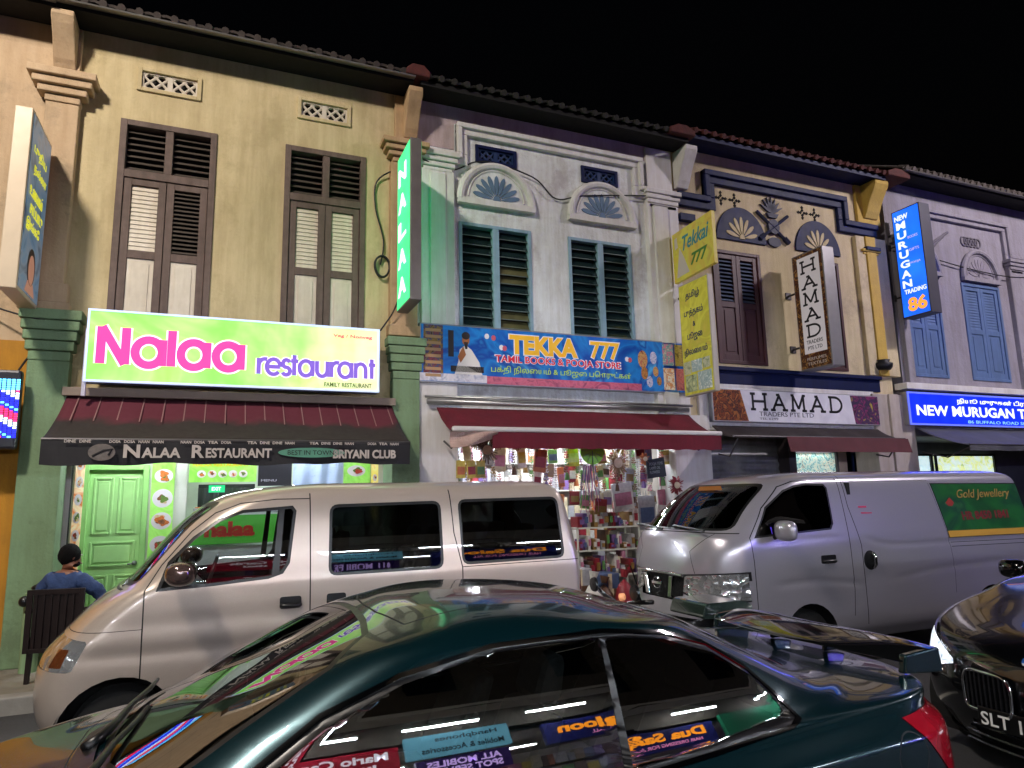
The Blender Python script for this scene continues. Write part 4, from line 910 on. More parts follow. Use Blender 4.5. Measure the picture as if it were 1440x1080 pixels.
def wheel(parent,x,y,r,w=.2,rim=None,spokes=5,well=True):
    s=1 if y>0 else -1
    b=MB(); pr=[(r*.62,-w/2),(r*.93,-w/2),(r,-w*.32),(r,w*.32),(r*.93,w/2),(r*.62,w/2)]; b.lathe([(a,h) for a,h in pr],(x,y,r),'y',36)
    o=b.build('wheel',rubber,parent,local=True,smooth=True,auto=True)
    b=MB(); yy=y+s*w*.3
    b.lathe([(r*.66,-.02),(r*.66,.02),(r*.58,.0)],(x,yy,r),'y',32); b.lathe([(r*.16,-.03),(r*.16,.03),(r*.1,.035)],(x,yy,r),'y',16)
    for k in range(spokes):
        t=2*math.pi*k/spokes+.3; c,sn=math.cos(t),math.sin(t); pw=.055
        b.prism([(x+c*r*.1-sn*pw,r+sn*r*.1+c*pw),(x+c*r*.62-sn*pw*.8,r+sn*r*.62+c*pw*.8),(x+c*r*.62+sn*pw*.8,r+sn*r*.62-c*pw*.8),(x+c*r*.1+sn*pw,r+sn*r*.1-c*pw)],yy-.02,yy+.02)
    b.build('rim',rim or rim_m,o,local=True,bevel=.005)
    if well:
        b=MB(); R=r*1.28; b.grid(lambda u,v:(x+R*math.cos(math.pi*(u*1.3-.15)),y+s*.11-s*.42*v,r+R*math.sin(math.pi*(u*1.3-.15))),20,2)
        b.add([(x-R,y-s*.3,.15),(x+R,y-s*.3,.15),(x+R,y-s*.3,r+R),(x-R,y-s*.3,r+R)],[(0,1,2,3)]); b.build('wheel_well',inner,o,local=True)
    return o
def seat(parent,x,y,z,h=.62,wd=.5,d=.5):
    b=MB(); b.prism([(x,z),(x+d,z-.04),(x+d,z+.12),(x,z+.16)],y-wd/2,y+wd/2); b.prism([(x+d-.1,z+.1),(x+d+.05,z+.1),(x+d+.2,z+h),(x+d+.1,z+h)],y-wd/2+.03,y+wd/2-.03)
    b.prism([(x+d+.1,z+h+.02),(x+d+.22,z+h+.02),(x+d+.25,z+h+.2),(x+d+.16,z+h+.2)],y-.13,y+.13); b.build('seat',seat_m,parent,local=True,bevel=.04)
def mirror(parent,x,y,z,paint,sx=.16,sy=.22,sz=.15):
    s=1 if y>0 else -1; b=MB()
    b.grid(lambda u,v:(x+sx*.5*(math.sin(math.pi*v)*math.cos(2*math.pi*u)),y+sy*.5*math.copysign(abs(math.cos(math.pi*v))**.7,math.cos(math.pi*v)),z+sz*.5*math.copysign(abs(math.sin(2*math.pi*u))**.7,math.sin(2*math.pi*u))*math.sin(math.pi*v)**.6),20,14)
    o=b.build('mirror',paint,parent,local=True,smooth=True)
    b=MB(); b.tube([(x,y-s*sy*.4,z-sz*.2),(x+.02,y-s*(sy*.5+.1),z-sz*.5)],.025,8); b.build('stalk',black_pl,o,local=True)
    return o
def handle(parent,x0,x1,y,z,m=None,cup=True):
    s=1 if y>0 else -1
    if cup:
        b=MB(); b.prism(rounded([(x0,z-.042),(x1,z-.042),(x1,z+.042),(x0,z+.042)],.02),y-.004,y+.004); o=b.build('door_handle',black_pl,parent,local=True)
    else: o=parent
    b=MB(); b.tube([(x0+.008,y+s*.005,z-.018),(x0+.03,y+s*.022,z-.02),(x1-.03,y+s*.022,z-.02),(x1-.008,y+s*.005,z-.018)],.016,8); b.build('grip' if cup else 'door_handle',m or black_pl,o,local=True,smooth=True)
def lamp_glass(name,base='#c9ccce'):
    m=mat(name,base,.12,.75,coat=1)
    n=m.node_tree.nodes;L=m.node_tree.links; v=n.new('ShaderNodeTexVoronoi'); v.inputs['Scale'].default_value=11; g=n.new('ShaderNodeTexCoord'); L.new(g.outputs['Object'],v.inputs['Vector'])
    bp=n.new('ShaderNodeBump'); bp.inputs['Strength'].default_value=.9; bp.inputs['Distance'].default_value=.03; L.new(v.outputs['Distance'],bp.inputs['Height']); L.new(bp.outputs[0],n['Principled BSDF'].inputs['Normal'])
    return m
gl_clear=glass('clear_window',(.72,.76,.76)); gl_tint=glass('tinted_window',(.10,.11,.12)); gl_mid=glass('grey_window',(.32,.36,.36)); gl_dark=glass('very_dark_window',(.03,.03,.035))
ref_m=lamp_glass('lamp_reflector'); amber=mat('amber_lens','#7a4426',.15,.5,coat=1); redl=mat('red_lens','#8e1020',.15,coat=1,emit='#a01020',es=.12)
D=dict
# ---------------------------------------------------------------- beige van
beige=lined(mat('champagne_paint','#c4b6aa',.3,.42,coat=1,flake=.12))
VA=thing('parked_van','champagne beige passenger van facing left in front of the restaurant','van',(-1.11,6.23,0))
def sl(z,xf,xr,W,af=.36,ar=.16,nf=2.7,nr=3.2): return D(z=z,xf=xf,xr=xr,W=W,af=af,ar=ar,nf=nf,nr=nr)
A=Body([sl(.22,.12,4.02,.74),sl(.36,.0,4.06,.81),sl(.55,-.03,4.075,.832),sl(.75,-.01,4.085,.836),sl(.86,.06,4.085,.837),sl(.95,.15,4.085,.836),sl(1.08,.27,4.085,.832),sl([(.4,1.18),(1,1.2),(4.1,1.2)],.4,4.08,.828),
 sl([(.4,1.215),(1,1.245),(4.1,1.25)],.47,4.075,.822),sl(1.36,.59,4.055,.81,.38),sl(1.5,.70,4.03,.79,.4),sl(1.64,.82,4.0,.768,.42),sl(1.75,.95,3.975,.745,.45),sl(1.82,1.07,3.95,.72,.5),sl(1.87,1.24,3.92,.67,.5,.2),sl(1.9,1.45,3.85,.58,.4,.2),sl(1.922,1.75,3.75,.4,.3,.2),sl(1.93,2,3.6,.02,.02,.02)],5)
A.crease([(-.02,.80),(.6,.80),(1.8,.79),(3.0,.80),(4.0,.81)],.008,.05)
A.crease([(.3,.97),(.8,.985),(2,.99),(4.0,.99)],-.004,.06)
W_A=[[(.728,1.193),(1.07,1.206),(1.454,1.233),(1.553,1.263),(1.60,1.337),(1.642,1.712),(1.615,1.75),(1.264,1.727),(1.098,1.666),(.94,1.546),(.79,1.382)],
 rounded([(1.875,1.226),(2.775,1.228),(2.770,1.762),(1.885,1.752)],.07),rounded([(2.93,1.246),(3.856,1.256),(3.835,1.775),(2.915,1.768)],.07)]
for i,p in enumerate(W_A):
    A.both(p,1); A.both(inset(p,.022),2+i,(1,))
A.both([(1.47,1.20),(1.52,1.20),(1.56,1.76),(1.52,1.76)],1,(2,)) # dark strip at the rear of the front pane
ws=rounded([(-.70,1.225),(.70,1.225),(.60,1.79),(-.60,1.79)],.08); A.cut(ws,'yz',lambda c:c.x<1.35 and c.z>1.15,1); A.cut(inset(ws,.03),'yz',lambda c:c.x<1.35,5,(1,))
rw=rounded([(-.62,1.25),(.62,1.25),(.58,1.76),(-.58,1.76)],.08); A.cut(rw,'yz',lambda c:c.x>3.7,1); A.cut(inset(rw,.02),'yz',lambda c:c.x>3.7,6,(1,))
hl=[(.10,.935),(.335,.905),(.345,.89),(.27,.73),(.24,.722),(.0,.735),(.0,.9)]
A.both(hl,7,xz=lambda c:c.x<.5); 
A.both([(.12,.75),(.20,.75),(.24,.86),(.17,.86)],8,(7,),lambda c:c.x<.5)
g=rounded([(-.45,.60),(.45,.60),(.5,.78),(-.5,.78)],.05); A.cut(g,'yz',lambda c:c.x<.3,9)
A.both(circle(.55,.30,.365),10)
A.both(circle(3.22,.30,.365),10); A.remove(10)
A.both([(3.99,.985),(4.2,.985),(4.2,1.16),(4.03,1.16)],11,xz=lambda c:c.x>3.9)
sw=.009
A.seam([(.66,1.2),(.665,.62)],sw,12); A.seam([(.66,1.2),(.75,1.36),(.93,1.585),(1.08,1.71),(1.25,1.775),(1.5,1.80),(1.735,1.80)],sw*.8,12)
A.seam([(1.74,1.84),(1.745,1.3),(1.755,.36)],sw,12); A.seam([(2.85,1.85),(2.87,1.5),(2.93,1.232),(2.93,.36)],sw,12); A.seam([(1.75,.36),(2.93,.36)],sw,12); A.seam([(2.93,1.232),(3.3,1.236),(4.0,1.24)],sw*.7,12); A.seam([(.08,.955),(.28,.955),(.66,.955)],.004,12)
A.seam([(-.62,1.2),(0,1.2),(.62,1.2)],sw,12,pred=lambda c:c.x<.7,proj='yz')
A.part([0,12],'body',[beige,seamm,inner,inner],VA,solid=.02)
A.part([1],'window_surround',[black_pl],VA,.003,True)
A.part([2],'front_window',[gl_clear],VA,.006,True); A.part([3],'middle_window',[gl_tint],VA,.006,True); A.part([4],'rear_side_window',[gl_tint],VA,.006,True)
A.part([5],'windscreen',[gl_clear],VA,.004); A.part([6],'rear_window',[gl_tint],VA,.004)
hls=A.part([7,8],'headlight',[ref_m,amber],VA,.004,True)
A.part([9],'grille',[black_pl],VA,.01); A.part([11],'tail_light',[redl],VA,-.004,True)
for x in (.55,3.22):
    for s in (-1,1): wheel(VA,x,s*.70,.295,.18,mat('steel_rim','#6d6f72',.4,.8),6)
for x0,x1 in ((1.535,1.685),(1.865,2.005)):
    for s in (-1,1): handle(VA,x0,x1,s*.838,1.06)
mirror(VA,.885,-.95,1.315,mat('dark_mirror_shell','#6a5650',.15,.6,coat=1),.2,.26,.16); mirror(VA,.885,.95,1.315,mat('dark_mirror_shell','#6a5650',.15,.6,coat=1),.2,.26,.16)
for y in (-.38,.38): seat(VA,1.35,y,.72)
for x in (2.15,3.0): seat(VA,x,-.36,.72); seat(VA,x,.36,.72)
b=MB(); b.prism([(.62,.9),(.62,1.16),(.9,1.2),(1.0,1.1),(1.0,.9)],-.72,.72); b.build('dashboard',black_pl,VA,local=True,bevel=.02)
b=MB(); b.tube([(1.06+.10*math.cos(t)*.5,.36+.18*math.sin(t),1.17+.17*math.cos(t)) for t in np.linspace(0,6.283,25)],.014,6); b.build('steering_wheel',black_pl,VA,local=True,smooth=True)
b=MB(); b.box(.5,3.95,-.7,.7,.4,.45); b.build('floor_pan',inner,VA,local=True)
for y in (-.5,.15):
    b=MB(); b.tube([(.50,y,1.215),(.54,y+.2,1.25),(.56,y+.42,1.27)],.012,6); b.build('wiper',black_pl,VA,local=True)
# ---------------------------------------------------------------- silver van
silver=lined(mat('silver_paint','#b3b0ba',.28,.5,coat=1,flake=.12))
VB=thing('parked_van','silver grey panel van with a green poster on its rear side window','van',(4.27,6.25,0))
B=Body([sl(.24,.14,4.8,.76,.55),sl(.38,.03,4.9,.83,.58),sl(.55,.0,4.94,.845,.58,.2,2.5),sl(.72,.0,4.95,.848,.55,.2,2.5),sl(.85,.01,4.95,.85,.52,.2,2.5),sl(.98,.015,4.95,.85,.5,.2,2.5),sl(1.1,.03,4.95,.85,.48,.2,2.5),sl(1.22,.06,4.945,.848,.46,.2,2.5),
 sl([(.1,1.36),(.5,1.30),(1.2,1.31),(5,1.31)],.11,4.935,.842,.46,.2,2.5),sl([(.15,1.40),(.55,1.345),(1.3,1.36),(5,1.36)],.16,4.93,.836,.46,.2,2.5),sl([(.3,1.52),(5,1.5)],.29,4.92,.815,.5,.2,2.5),sl([(.5,1.67),(5,1.65)],.47,4.905,.79,.52,.2,2.5),sl(1.8,.66,4.89,.765,.55,.2,2.5),sl(1.87,.80,4.87,.74,.55,.2,2.5),sl(1.92,.98,4.84,.69,.5,.22,2.5),sl(1.955,1.2,4.78,.58,.4,.2,2.5),sl(1.98,1.5,4.65,.4,.3,.2,2.5),sl(1.99,1.9,4.4,.02,.02,.02)],5)
B.crease([(.72,.85),(1.0,.875),(1.3,.875),(1.7,.835),(1.95,.80)],.012,.03); B.crease([(2.3,.81),(2.7,.86),(3.3,.905),(4.0,.915),(4.8,.905)],.012,.03)
B.crease([(2.0,1.30),(2.2,1.215),(2.4,1.185),(2.8,1.175),(4.8,1.165)],.012,.022); B.crease([(.6,1.28),(1.2,1.29),(1.8,1.29)],.004,.04)
cw=[(.55,1.325),(1.57,1.372),(1.615,1.43),(1.635,1.80),(1.605,1.84),(1.36,1.85),(1.18,1.83),(1.03,1.785),(.76,1.62)]
B.both(cw,1); B.both(inset(cw,.018),2,(1,))
st=[(3.325,1.215),(4.83,1.203),(4.775,1.81),(3.225,1.828)]
B.both(st,1); B.both(inset(st,.012),3,(1,))
ws=rounded([(-.74,1.40),(.74,1.40),(.64,1.86),(-.64,1.86)],.09); B.cut(ws,'yz',lambda c:c.x<1.05 and c.z>1.3,1); B.cut(inset(ws,.025),'yz',lambda c:c.x<1.05,4,(1,))
for s in (-1,1):
    h=[(s*.36,.975),(s*.33,.80),(s*.50,.735),(s*.86,.735),(s*.86,1.015)]; B.cut(h,'yz',lambda c:c.x<.46,14); B.cut(inset(h,.014),'yz',lambda c:c.x<.46,5,(14,))
g=[(-.35,.715),(.38,.715),(.42,.975),(-.37,.975)]; B.cut(g,'yz',lambda c:c.x<.3,6)
B.cut([(-.6,.42),(.6,.42),(.62,.56),(-.62,.56)],'yz',lambda c:c.x<.3,6)
for x in (1.19,3.96): B.both(circle(x,.30,.365),10)
B.remove(10)
B.cut([(-.9,.85),(-.7,.85),(-.7,1.5),(-.9,1.5)],'yz',lambda c:c.x>4.8,11); B.cut([(.9,.85),(.7,.85),(.7,1.5),(.9,1.5)],'yz',lambda c:c.x>4.8,11)
B.seam([(1.80,1.9),(1.80,1.3),(1.81,.8),(1.78,.5)],sw,12); B.seam([(1.86,1.93),(1.87,1.6),(1.96,1.2),(1.97,.4)],sw,12); B.seam([(.50,1.33),(.52,1.1),(.53,.6)],sw,12); B.seam([(.5,1.33),(.72,1.61),(1.0,1.82),(1.2,1.875),(1.8,1.88)],sw,12)
B.seam([(3.2,1.83),(3.32,1.2),(3.36,.9),(3.34,.62)],.005,12); B.seam([(3.35,1.165),(4.7,1.15)],.006,12); B.seam([(3.35,1.12),(4.7,1.105)],.006,12); B.seam([(1.86,1.86),(3.2,1.86)],.005,12)
B.seam([(-.78,1.375),(-.3,1.385),(.3,1.385),(.78,1.375)],sw,12,pred=lambda c:c.x<.6,proj='yz'); B.seam([(-.50,.99),(-.42,1.2),(-.62,1.37)],sw*.7,12,pred=lambda c:c.x<.6,proj='yz'); B.seam([(.50,.99),(.42,1.2),(.62,1.37)],sw*.7,12,pred=lambda c:c.x<.6,proj='yz')
B.part([0,12],'body',[silver,seamm,inner,inner],VB,solid=.02)
B.part([1],'window_surround',[black_pl],VB,.003,True); B.part([14],'lamp_surround',[black_pl],VB,.002,True)
B.part([2],'front_window',[gl_dark],VB,.006,True); B.part([4],'windscreen',[gl_mid],VB,.004)
B.part([5],'headlight',[ref_m],VB,.004,True); B.part([6],'grille',[mat('black_grille','#0c0d0f',.3,.2,bump=.8,bscale=70)],VB,.03); B.part([11],'tail_light',[redl],VB,0,True)
pos_g=panel('green_poster',['#1a4a28','#22602e','#1a4230','#3a7040'],.05,1.2); sp=B.part([3],'window_poster',[pos_g],VB,0,True)
sp0=[o for o in sp if sum(v.co.y for v in o.data.vertices)<0][0]
yb_=-.842
def onside(a,c): return (a, -(.848-max(0,(c-1.25))*.135)-.006, c)
b=MB(); n=Vector((0,-1,-.0))
vv=(0,.135,1)
def ptxt(s,m,x,z,wd,ht,**k): lettering(s,m,sp0,(4.27+x,6.25-(.842-max(0,z-1.25)*.135)-.009,z),EX,Vector(vv).normalized(),wd,ht,.003,'lettering',**k)
gr_=mat('poster_gold','#a98a4a',.4); ptxt('Gold Jewellery',gr_,3.62,1.62,.95,.13,shear=.3); ptxt('HR 8450 1841',mat('poster_maroon','#7a1f2a',.4),3.62,1.40,.82,.10,bold=.03)
b=MB(); b.add([onside(3.33,1.222),onside(4.82,1.21),onside(4.81,1.28),onside(3.318,1.292)],[(0,1,2,3)]); b.build('poster_strip',mat('poster_orange','#c79a3a',.4),sp0,local=True,solid=.003)
ptxt('CONTACT US FOR THE BEST PRICES IN TOWN TODAY',mat('poster_maroon','#7a1f2a',.4),3.5,1.235,1.2,.03)
b=MB(); b.prism([(3.47,1.66),(3.40,1.60),(3.47,1.53),(3.54,1.60)],-.806,-.80); b.build('poster_crest',mat('poster_crest','#a03a30',.4),sp0,local=True)
for s in (-1,1):
    handle(VB,1.38,1.58,s*.852,1.08)
    b=MB(); b.prism([(2.06+.085*math.cos(t),1.04+.10*math.sin(t)) for t in np.linspace(0,6.283,25)[:-1]],s*.853-.004,s*.853+.004); o=b.build('door_handle',black_pl,VB,local=True)
    b=MB(); b.tube([(2.09,s*.862,.96),(2.10,s*.885,1.0),(2.10,s*.885,1.08),(2.09,s*.862,1.12)],.02,8); b.build('grip',chrome,o,local=True,smooth=True)
    mirror(VB,.80,s*1.0,1.395,silver,.14,.26,.2)
for x in (1.19,3.96):
    for s in (-1,1): wheel(VB,x,s*.71,.30,.19,mat('steel_rim','#6d6f72',.4,.8),8)
for y in (-.4,.4): seat(VB,1.25,y,.78)
b=MB(); b.prism([(.35,.9),(.35,1.34),(.7,1.33),(.8,1.2),(.8,.9)],-.74,.74); b.build('dashboard',black_pl,VB,local=True,bevel=.02)
b=MB(); b.box(1.9,1.95,-.78,.78,.4,1.85); b.build('bulkhead',inner,VB,local=True)
b=MB(); b.tube([(.90+.10*math.cos(t)*.5,.38+.19*math.sin(t),1.32+.17*math.cos(t)) for t in np.linspace(0,6.283,25)],.014,6); b.build('steering_wheel',black_pl,VB,local=True,smooth=True)
b=MB(); b.tube([(.012,-.38,.965),(-.005,-.2,.975),(-.012,0,.975),(-.005,.2,.975),(.012,.38,.965)],.02,8)
for s in (-1,1): b.prism([(s*.16,.74),(s*.22,.74),(s*.26,.95),(s*.20,.95)],-.028,.012,'x')
b.build('chrome_bar',chrome,VB,local=True,bevel=.006)
b=MB(); b.tube([(-.03,.07*math.cos(t),.865+.055*math.sin(t)) for t in np.linspace(0,6.283,25)],.009,8); b.box(-.04,-.024,-.085,.085,.852,.878); b.build('badge',chrome,VB,local=True,smooth=False)
b=MB(); b.box(-.014,.0,-.26,.26,.46,.56); p_=b.build('number_plate',mat('black_plate','#0d0d0e',.3),VB,local=True)
b=MB(); b.tube([(.10,.60,.78),(-.02,.52,.99)],.008,6); b.build('corner_pole',black_pl,VB,local=True)
for y in (-.6,.1):
    b=MB(); b.tube([(.14,y,1.405),(.17,y+.3,1.425),(.2,y+.58,1.44)],.013,6); b.build('wiper',black_pl,VB,local=True)
b=MB(); b.prism([(-.28,1.80),(.12,1.80),(.10,1.845),(-.26,1.845)],.66,.665,'x'); o=b.build('windscreen_sticker',mat('sticker_orange','#a5651a',.4),VB,local=True); o.rotation_euler=(0,0,0)
b=MB(); b.prism([(2.02,1.60),(2.14,1.60),(2.14,1.545),(2.02,1.55)],-.804,-.80); b.prism([(2.04,1.535),(2.2,1.53),(2.2,1.46),(2.06,1.47)],-.814,-.81); b.build('red_decal',mat('decal_red','#c93a5a',.4),VB,local=True)
# ---------------------------------------------------------------- dark green coupe in the foreground
teal=lined(mat('dark_teal_paint','#06292f',.25,.6,coat=1,flake=.06,spec=.6))
roofp=mat('black_roof_paint','#15171a',.05,.0,coat=1,spec=.9)
VC=thing('coupe','glossy dark green coupe with a rear spoiler, nearest to the camera','car',(-1.42,3.0,0))
def slc(z,xf,xr,W,af,ar,nf=2.3,nr=2.2): return D(z=z,xf=xf,xr=xr,W=W,af=af,ar=ar,nf=nf,nr=nr)
C=Body([slc(.2,.14,4.46,.78,.5,.5,2.4,2.4),slc(.34,.03,4.56,.89,.6,.5,2.3,2.4),slc(.48,.0,4.6,.92,.7,.55,2.3,2.4),slc([(.0,.60),(.9,.65),(4.6,.66)],.02,4.6,.928,.75,.6,2.2,2.4),slc([(.0,.67),(.9,.75),(2.5,.745),(4.6,.80)],.06,4.59,.93,.8,.62,2.2,2.4),slc([(.1,.705),(.9,.79),(2.5,.775),(4.6,.835)],.12,4.57,.912,.85,.66,2.2,2.4),
 slc([(.25,.75),(1.0,.825),(2.6,.80),(4.5,.89)],.24,4.53,.875,.85,.55),slc([(.4,.785),(1.0,.85),(2.6,.815),(4.5,.925)],.4,4.50,.852,.8,.5,2.2,2.6),slc([(.6,.83),(1.1,.88),(2.6,.828),(3.5,.875),(4.45,.95)],.6,4.46,.836,.75,.45,2.2,2.8),
 slc([(.8,.87),(1.3,.895),(2.6,.845),(3.4,.885),(4.2,.965)],.8,4.22,.822,.65,.7),slc([(1.0,.92),(1.5,.915),(2.6,.88),(3.4,.915),(4.1,.98)],1.0,4.0,.808,.6,1.0,3.0,3.6),slc([(1.1,.97),(1.7,.955),(2.6,.935),(3.4,.955),(4,1.0)],1.12,3.88,.791,.6,1.1,3.0,3.6),slc([(1.2,1.03),(2.6,1.0),(4,1.04)],1.25,3.77,.772,.6,1.1,3.0,3.6),slc([(1.38,1.10),(2.6,1.075),(3.65,1.09)],1.38,3.65,.750,.58,1.02,3.0,3.6),slc([(1.52,1.165),(2.6,1.15),(3.5,1.15)],1.52,3.52,.728,.54,.94,3.0,3.6),slc([(1.65,1.225),(2.6,1.225),(3.4,1.205)],1.65,3.40,.706,.5,.86,3.0,3.6),slc([(1.78,1.275),(2.5,1.295),(3.3,1.26)],1.78,3.27,.680,.45,.76,3.0,3.6),
 slc([(1.8,1.307),(2.4,1.328),(3.1,1.295)],1.88,3.15,.632,.42,.68,2.6,3.0),slc([(1.9,1.333),(2.4,1.354),(3,1.325)],1.96,3.05,.56,.38,.6,2.3,2.2),slc([(1.9,1.357),(2.4,1.375),(3,1.35)],2.03,2.95,.46,.34,.5,2.2,2.0),slc([(1.9,1.373),(2.4,1.390),(3,1.368)],2.1,2.85,.30,.28,.4,2.2,2.0),slc(1.398,2.34,2.55,.02,.03,.1,2,2)],6,14)
so=[(1.36,.79),(1.53,1.015),(1.73,1.135),(1.98,1.225),(2.30,1.282),(2.74,1.29),(3.03,1.255),(3.24,1.19),(3.40,1.09),(3.50,.985),(3.535,.905),(3.47,.882),(3.09,.845),(2.65,.815)]
C.both(so,1); s1=inset(so,.013); C.both(s1,2,(1,)); s2=inset(so,.030); C.both(s2,3,(2,))
C.both([(2.735,.8),(2.757,.8),(2.757,1.3),(2.735,1.3)],2,(3,))
C.both([(2.757,.83),(3.55,.83),(3.55,1.3),(2.757,1.3)],4,(3,))
wsp=[(1.08,0),(1.10,.3),(1.17,.5),(1.30,.645),(1.78,.565),(1.93,.42),(1.955,.25),(1.965,0),(1.955,-.25),(1.93,-.42),(1.78,-.565),(1.30,-.645),(1.17,-.5),(1.10,-.3)]
C.cut(wsp,'xy',lambda c:c.z>.9 and c.x<2.1,2); C.cut(inset(wsp,.025),'xy',lambda c:c.z>.9 and c.x<2.1,5,(2,))
C.seam([(2.05,-.46),(2.0,-.2),(1.99,0),(2.0,.2),(2.05,.46),(2.75,.46),(2.75,-.46),(2.05,-.46)],.008,12,proj='xy',pred=lambda c:c.z>1.25)
rwp=[(2.98,.42),(3.5,.52),(3.80,.45),(3.90,.2),(3.92,0),(3.90,-.2),(3.80,-.45),(3.5,-.52),(2.98,-.42),(2.955,0)][::-1]
C.cut(rwp,'xy',lambda c:c.z>.95 and c.x>2.8,2); C.cut(inset(rwp,.02),'xy',lambda c:c.z>.95 and c.x>2.8,8,(2,))
rp=[(1.80,.585),(2.3,.60),(2.9,.585),(3.35,.50),(3.4,0),(3.35,-.50),(2.9,-.585),(2.3,-.60),(1.80,-.585),(1.9,0)]
for x in (.90,3.66): C.both(circle(x,.32,.375),10)
C.remove(10)
C.both([(4.00,.862),(4.13,.872),(4.7,.86),(4.7,.62),(4.22,.63)],11,xz=lambda c:c.x>3.9)
C.both([(.08,.56),(.10,.68),(.62,.72),(.42,.58)],14,xz=lambda c:c.x<.8)
C.cut([(-.3,.28),(.3,.28),(.36,.62),(-.36,.62)],'yz',lambda c:c.x<.2,15)
C.both(circle(3.985,.735,.088),12); C.both(circle(3.985,.735,.083),0,(12,))
C.seam([(1.42,.87),(1.36,.70),(1.36,.35)],.006,12); C.seam([(2.78,.88),(2.86,.75),(2.84,.35)],.006,12)
C.seam([(1.05,-.66),(.98,-.3),(.97,0),(.98,.3),(1.05,.66)],.006,12,proj='xy',pred=lambda c:c.z>.7)
C.seam([(3.98,-.6),(3.97,0),(3.98,.6)],.006,12,proj='xy',pred=lambda c:c.z>.8)
C.fair([3],1); C.fair([4],1)
C.part([0,12],'body',[teal,seamm,inner,inner],VC,solid=.015)
C.part([1],'window_chrome',[chrome],VC,-.004,True); C.part([2],'window_surround',[black_pl],VC,.002,True)
gl_car=glass('smoked_side_glass',(.36,.42,.43),.9,.012,2.2); gl_q=glass('dark_quarter_glass',(.12,.14,.14),.9,.012,2.2); gl_ws=glass('windscreen_glass',(.25,.28,.27),1.0,0,2.2)
C.part([3],'door_window',[gl_car],VC,.004,True); C.part([4],'quarter_window',[gl_q],VC,.004,True); C.part([5],'windscreen',[gl_ws],VC,.002); C.part([8],'rear_window',[gl_q],VC,.002)

C.part([11],'tail_light',[redl],VC,-.004,True); C.part([14],'headlight',[ref_m],VC,0,True); C.part([15],'grille',[mat('black_grille','#0c0d0f',.3,.2)],VC,.01)
b=MB() # ducktail wing
def wing(u,v):
    y=-.66+1.32*u; e=abs(2*u-1); bow=-.10*(1-e*e); k=v*2*math.pi
    cx,cz=4.40+bow+.03*e,1.045-.03*e**3; return (cx+.155*math.cos(k)*(1-.25*e**4), y, cz+(.018+.006*math.cos(k))*math.sin(k)+.018*math.cos(k))
b.grid(wing,30,20)
for s in (0,1): b.add([wing(s,k/20) for k in range(20)],[tuple(range(20))])
wg=b.build('spoiler',mat('gloss_black_spoiler','#0b0c0d',.08,0,coat=1),VC,local=True,smooth=True,auto=True)
for s in (-1,1):
    b=MB(); b.prism([(4.30,.95),(4.56,.93),(4.54,1.045),(4.32,1.03)],s*.645-.02,s*.645+.02); b.build('spoiler_end',teal,VC,local=True,bevel=.01)
    b=MB(); b.prism([(4.32,.96),(4.46,.96),(4.45,1.03),(4.34,1.03)],s*.185-.015,s*.185+.015); b.build('spoiler_foot',teal,VC,local=True,bevel=.01)
for x in (.90,3.66):
    for s in (-1,1): wheel(VC,x,s*.80,.325,.225,None,10)
for s in (-1,1): mirror(VC,1.58,s*1.0,.93,teal,.16,.2,.13); handle(VC,2.5,2.68,s*.925,.76,teal)
for y in (-.36,.36): seat(VC,1.95,y,.42,.55,.5,.5); seat(VC,2.8,y*.9,.45,.45,.46,.4)
b=MB(); b.prism([(1.05,.6),(1.05,.88),(1.3,.92),(1.6,.86),(1.6,.6)],-.72,.72); b.build('dashboard',black_pl,VC,local=True,bevel=.03)
b=MB(); b.tube([(1.72+.07*math.cos(t),.36+.18*math.sin(t),.88+.16*math.cos(t)) for t in np.linspace(0,6.283,25)],.014,6); b.build('steering_wheel',black_pl,VC,local=True,smooth=True)
b=MB(); b.box(1.0,3.9,-.75,.75,.3,.34); b.box(3.5,3.9,-.7,.7,.34,.9); b.build('floor_pan',inner,VC,local=True)
for k,(y0,y1,dx) in enumerate(((-.55,.12,0),(-.05,.58,.0))):
    b=MB(); pts=[(1.02+.0*k,y0,.945),(1.06,y0+.04,.965)]+[(1.075+.10*t+(.02 if t>.5 else 0),y0+.04+(y1-y0)*t,.972+.035*t) for t in (.2,.5,.8,1)]
    b.tube(pts,[.022,.02,.014,.011,.010,.008],8); b.build('wiper',black_pl,VC,local=True,smooth=True)
b=MB(); b.grid(lambda u,v:(.985+.075*v+.10*(2*u-1)**2,-.68+1.36*u,.925+.03*v-.05*(2*u-1)**2),20,2); b.build('cowl',black_pl,VC,local=True)
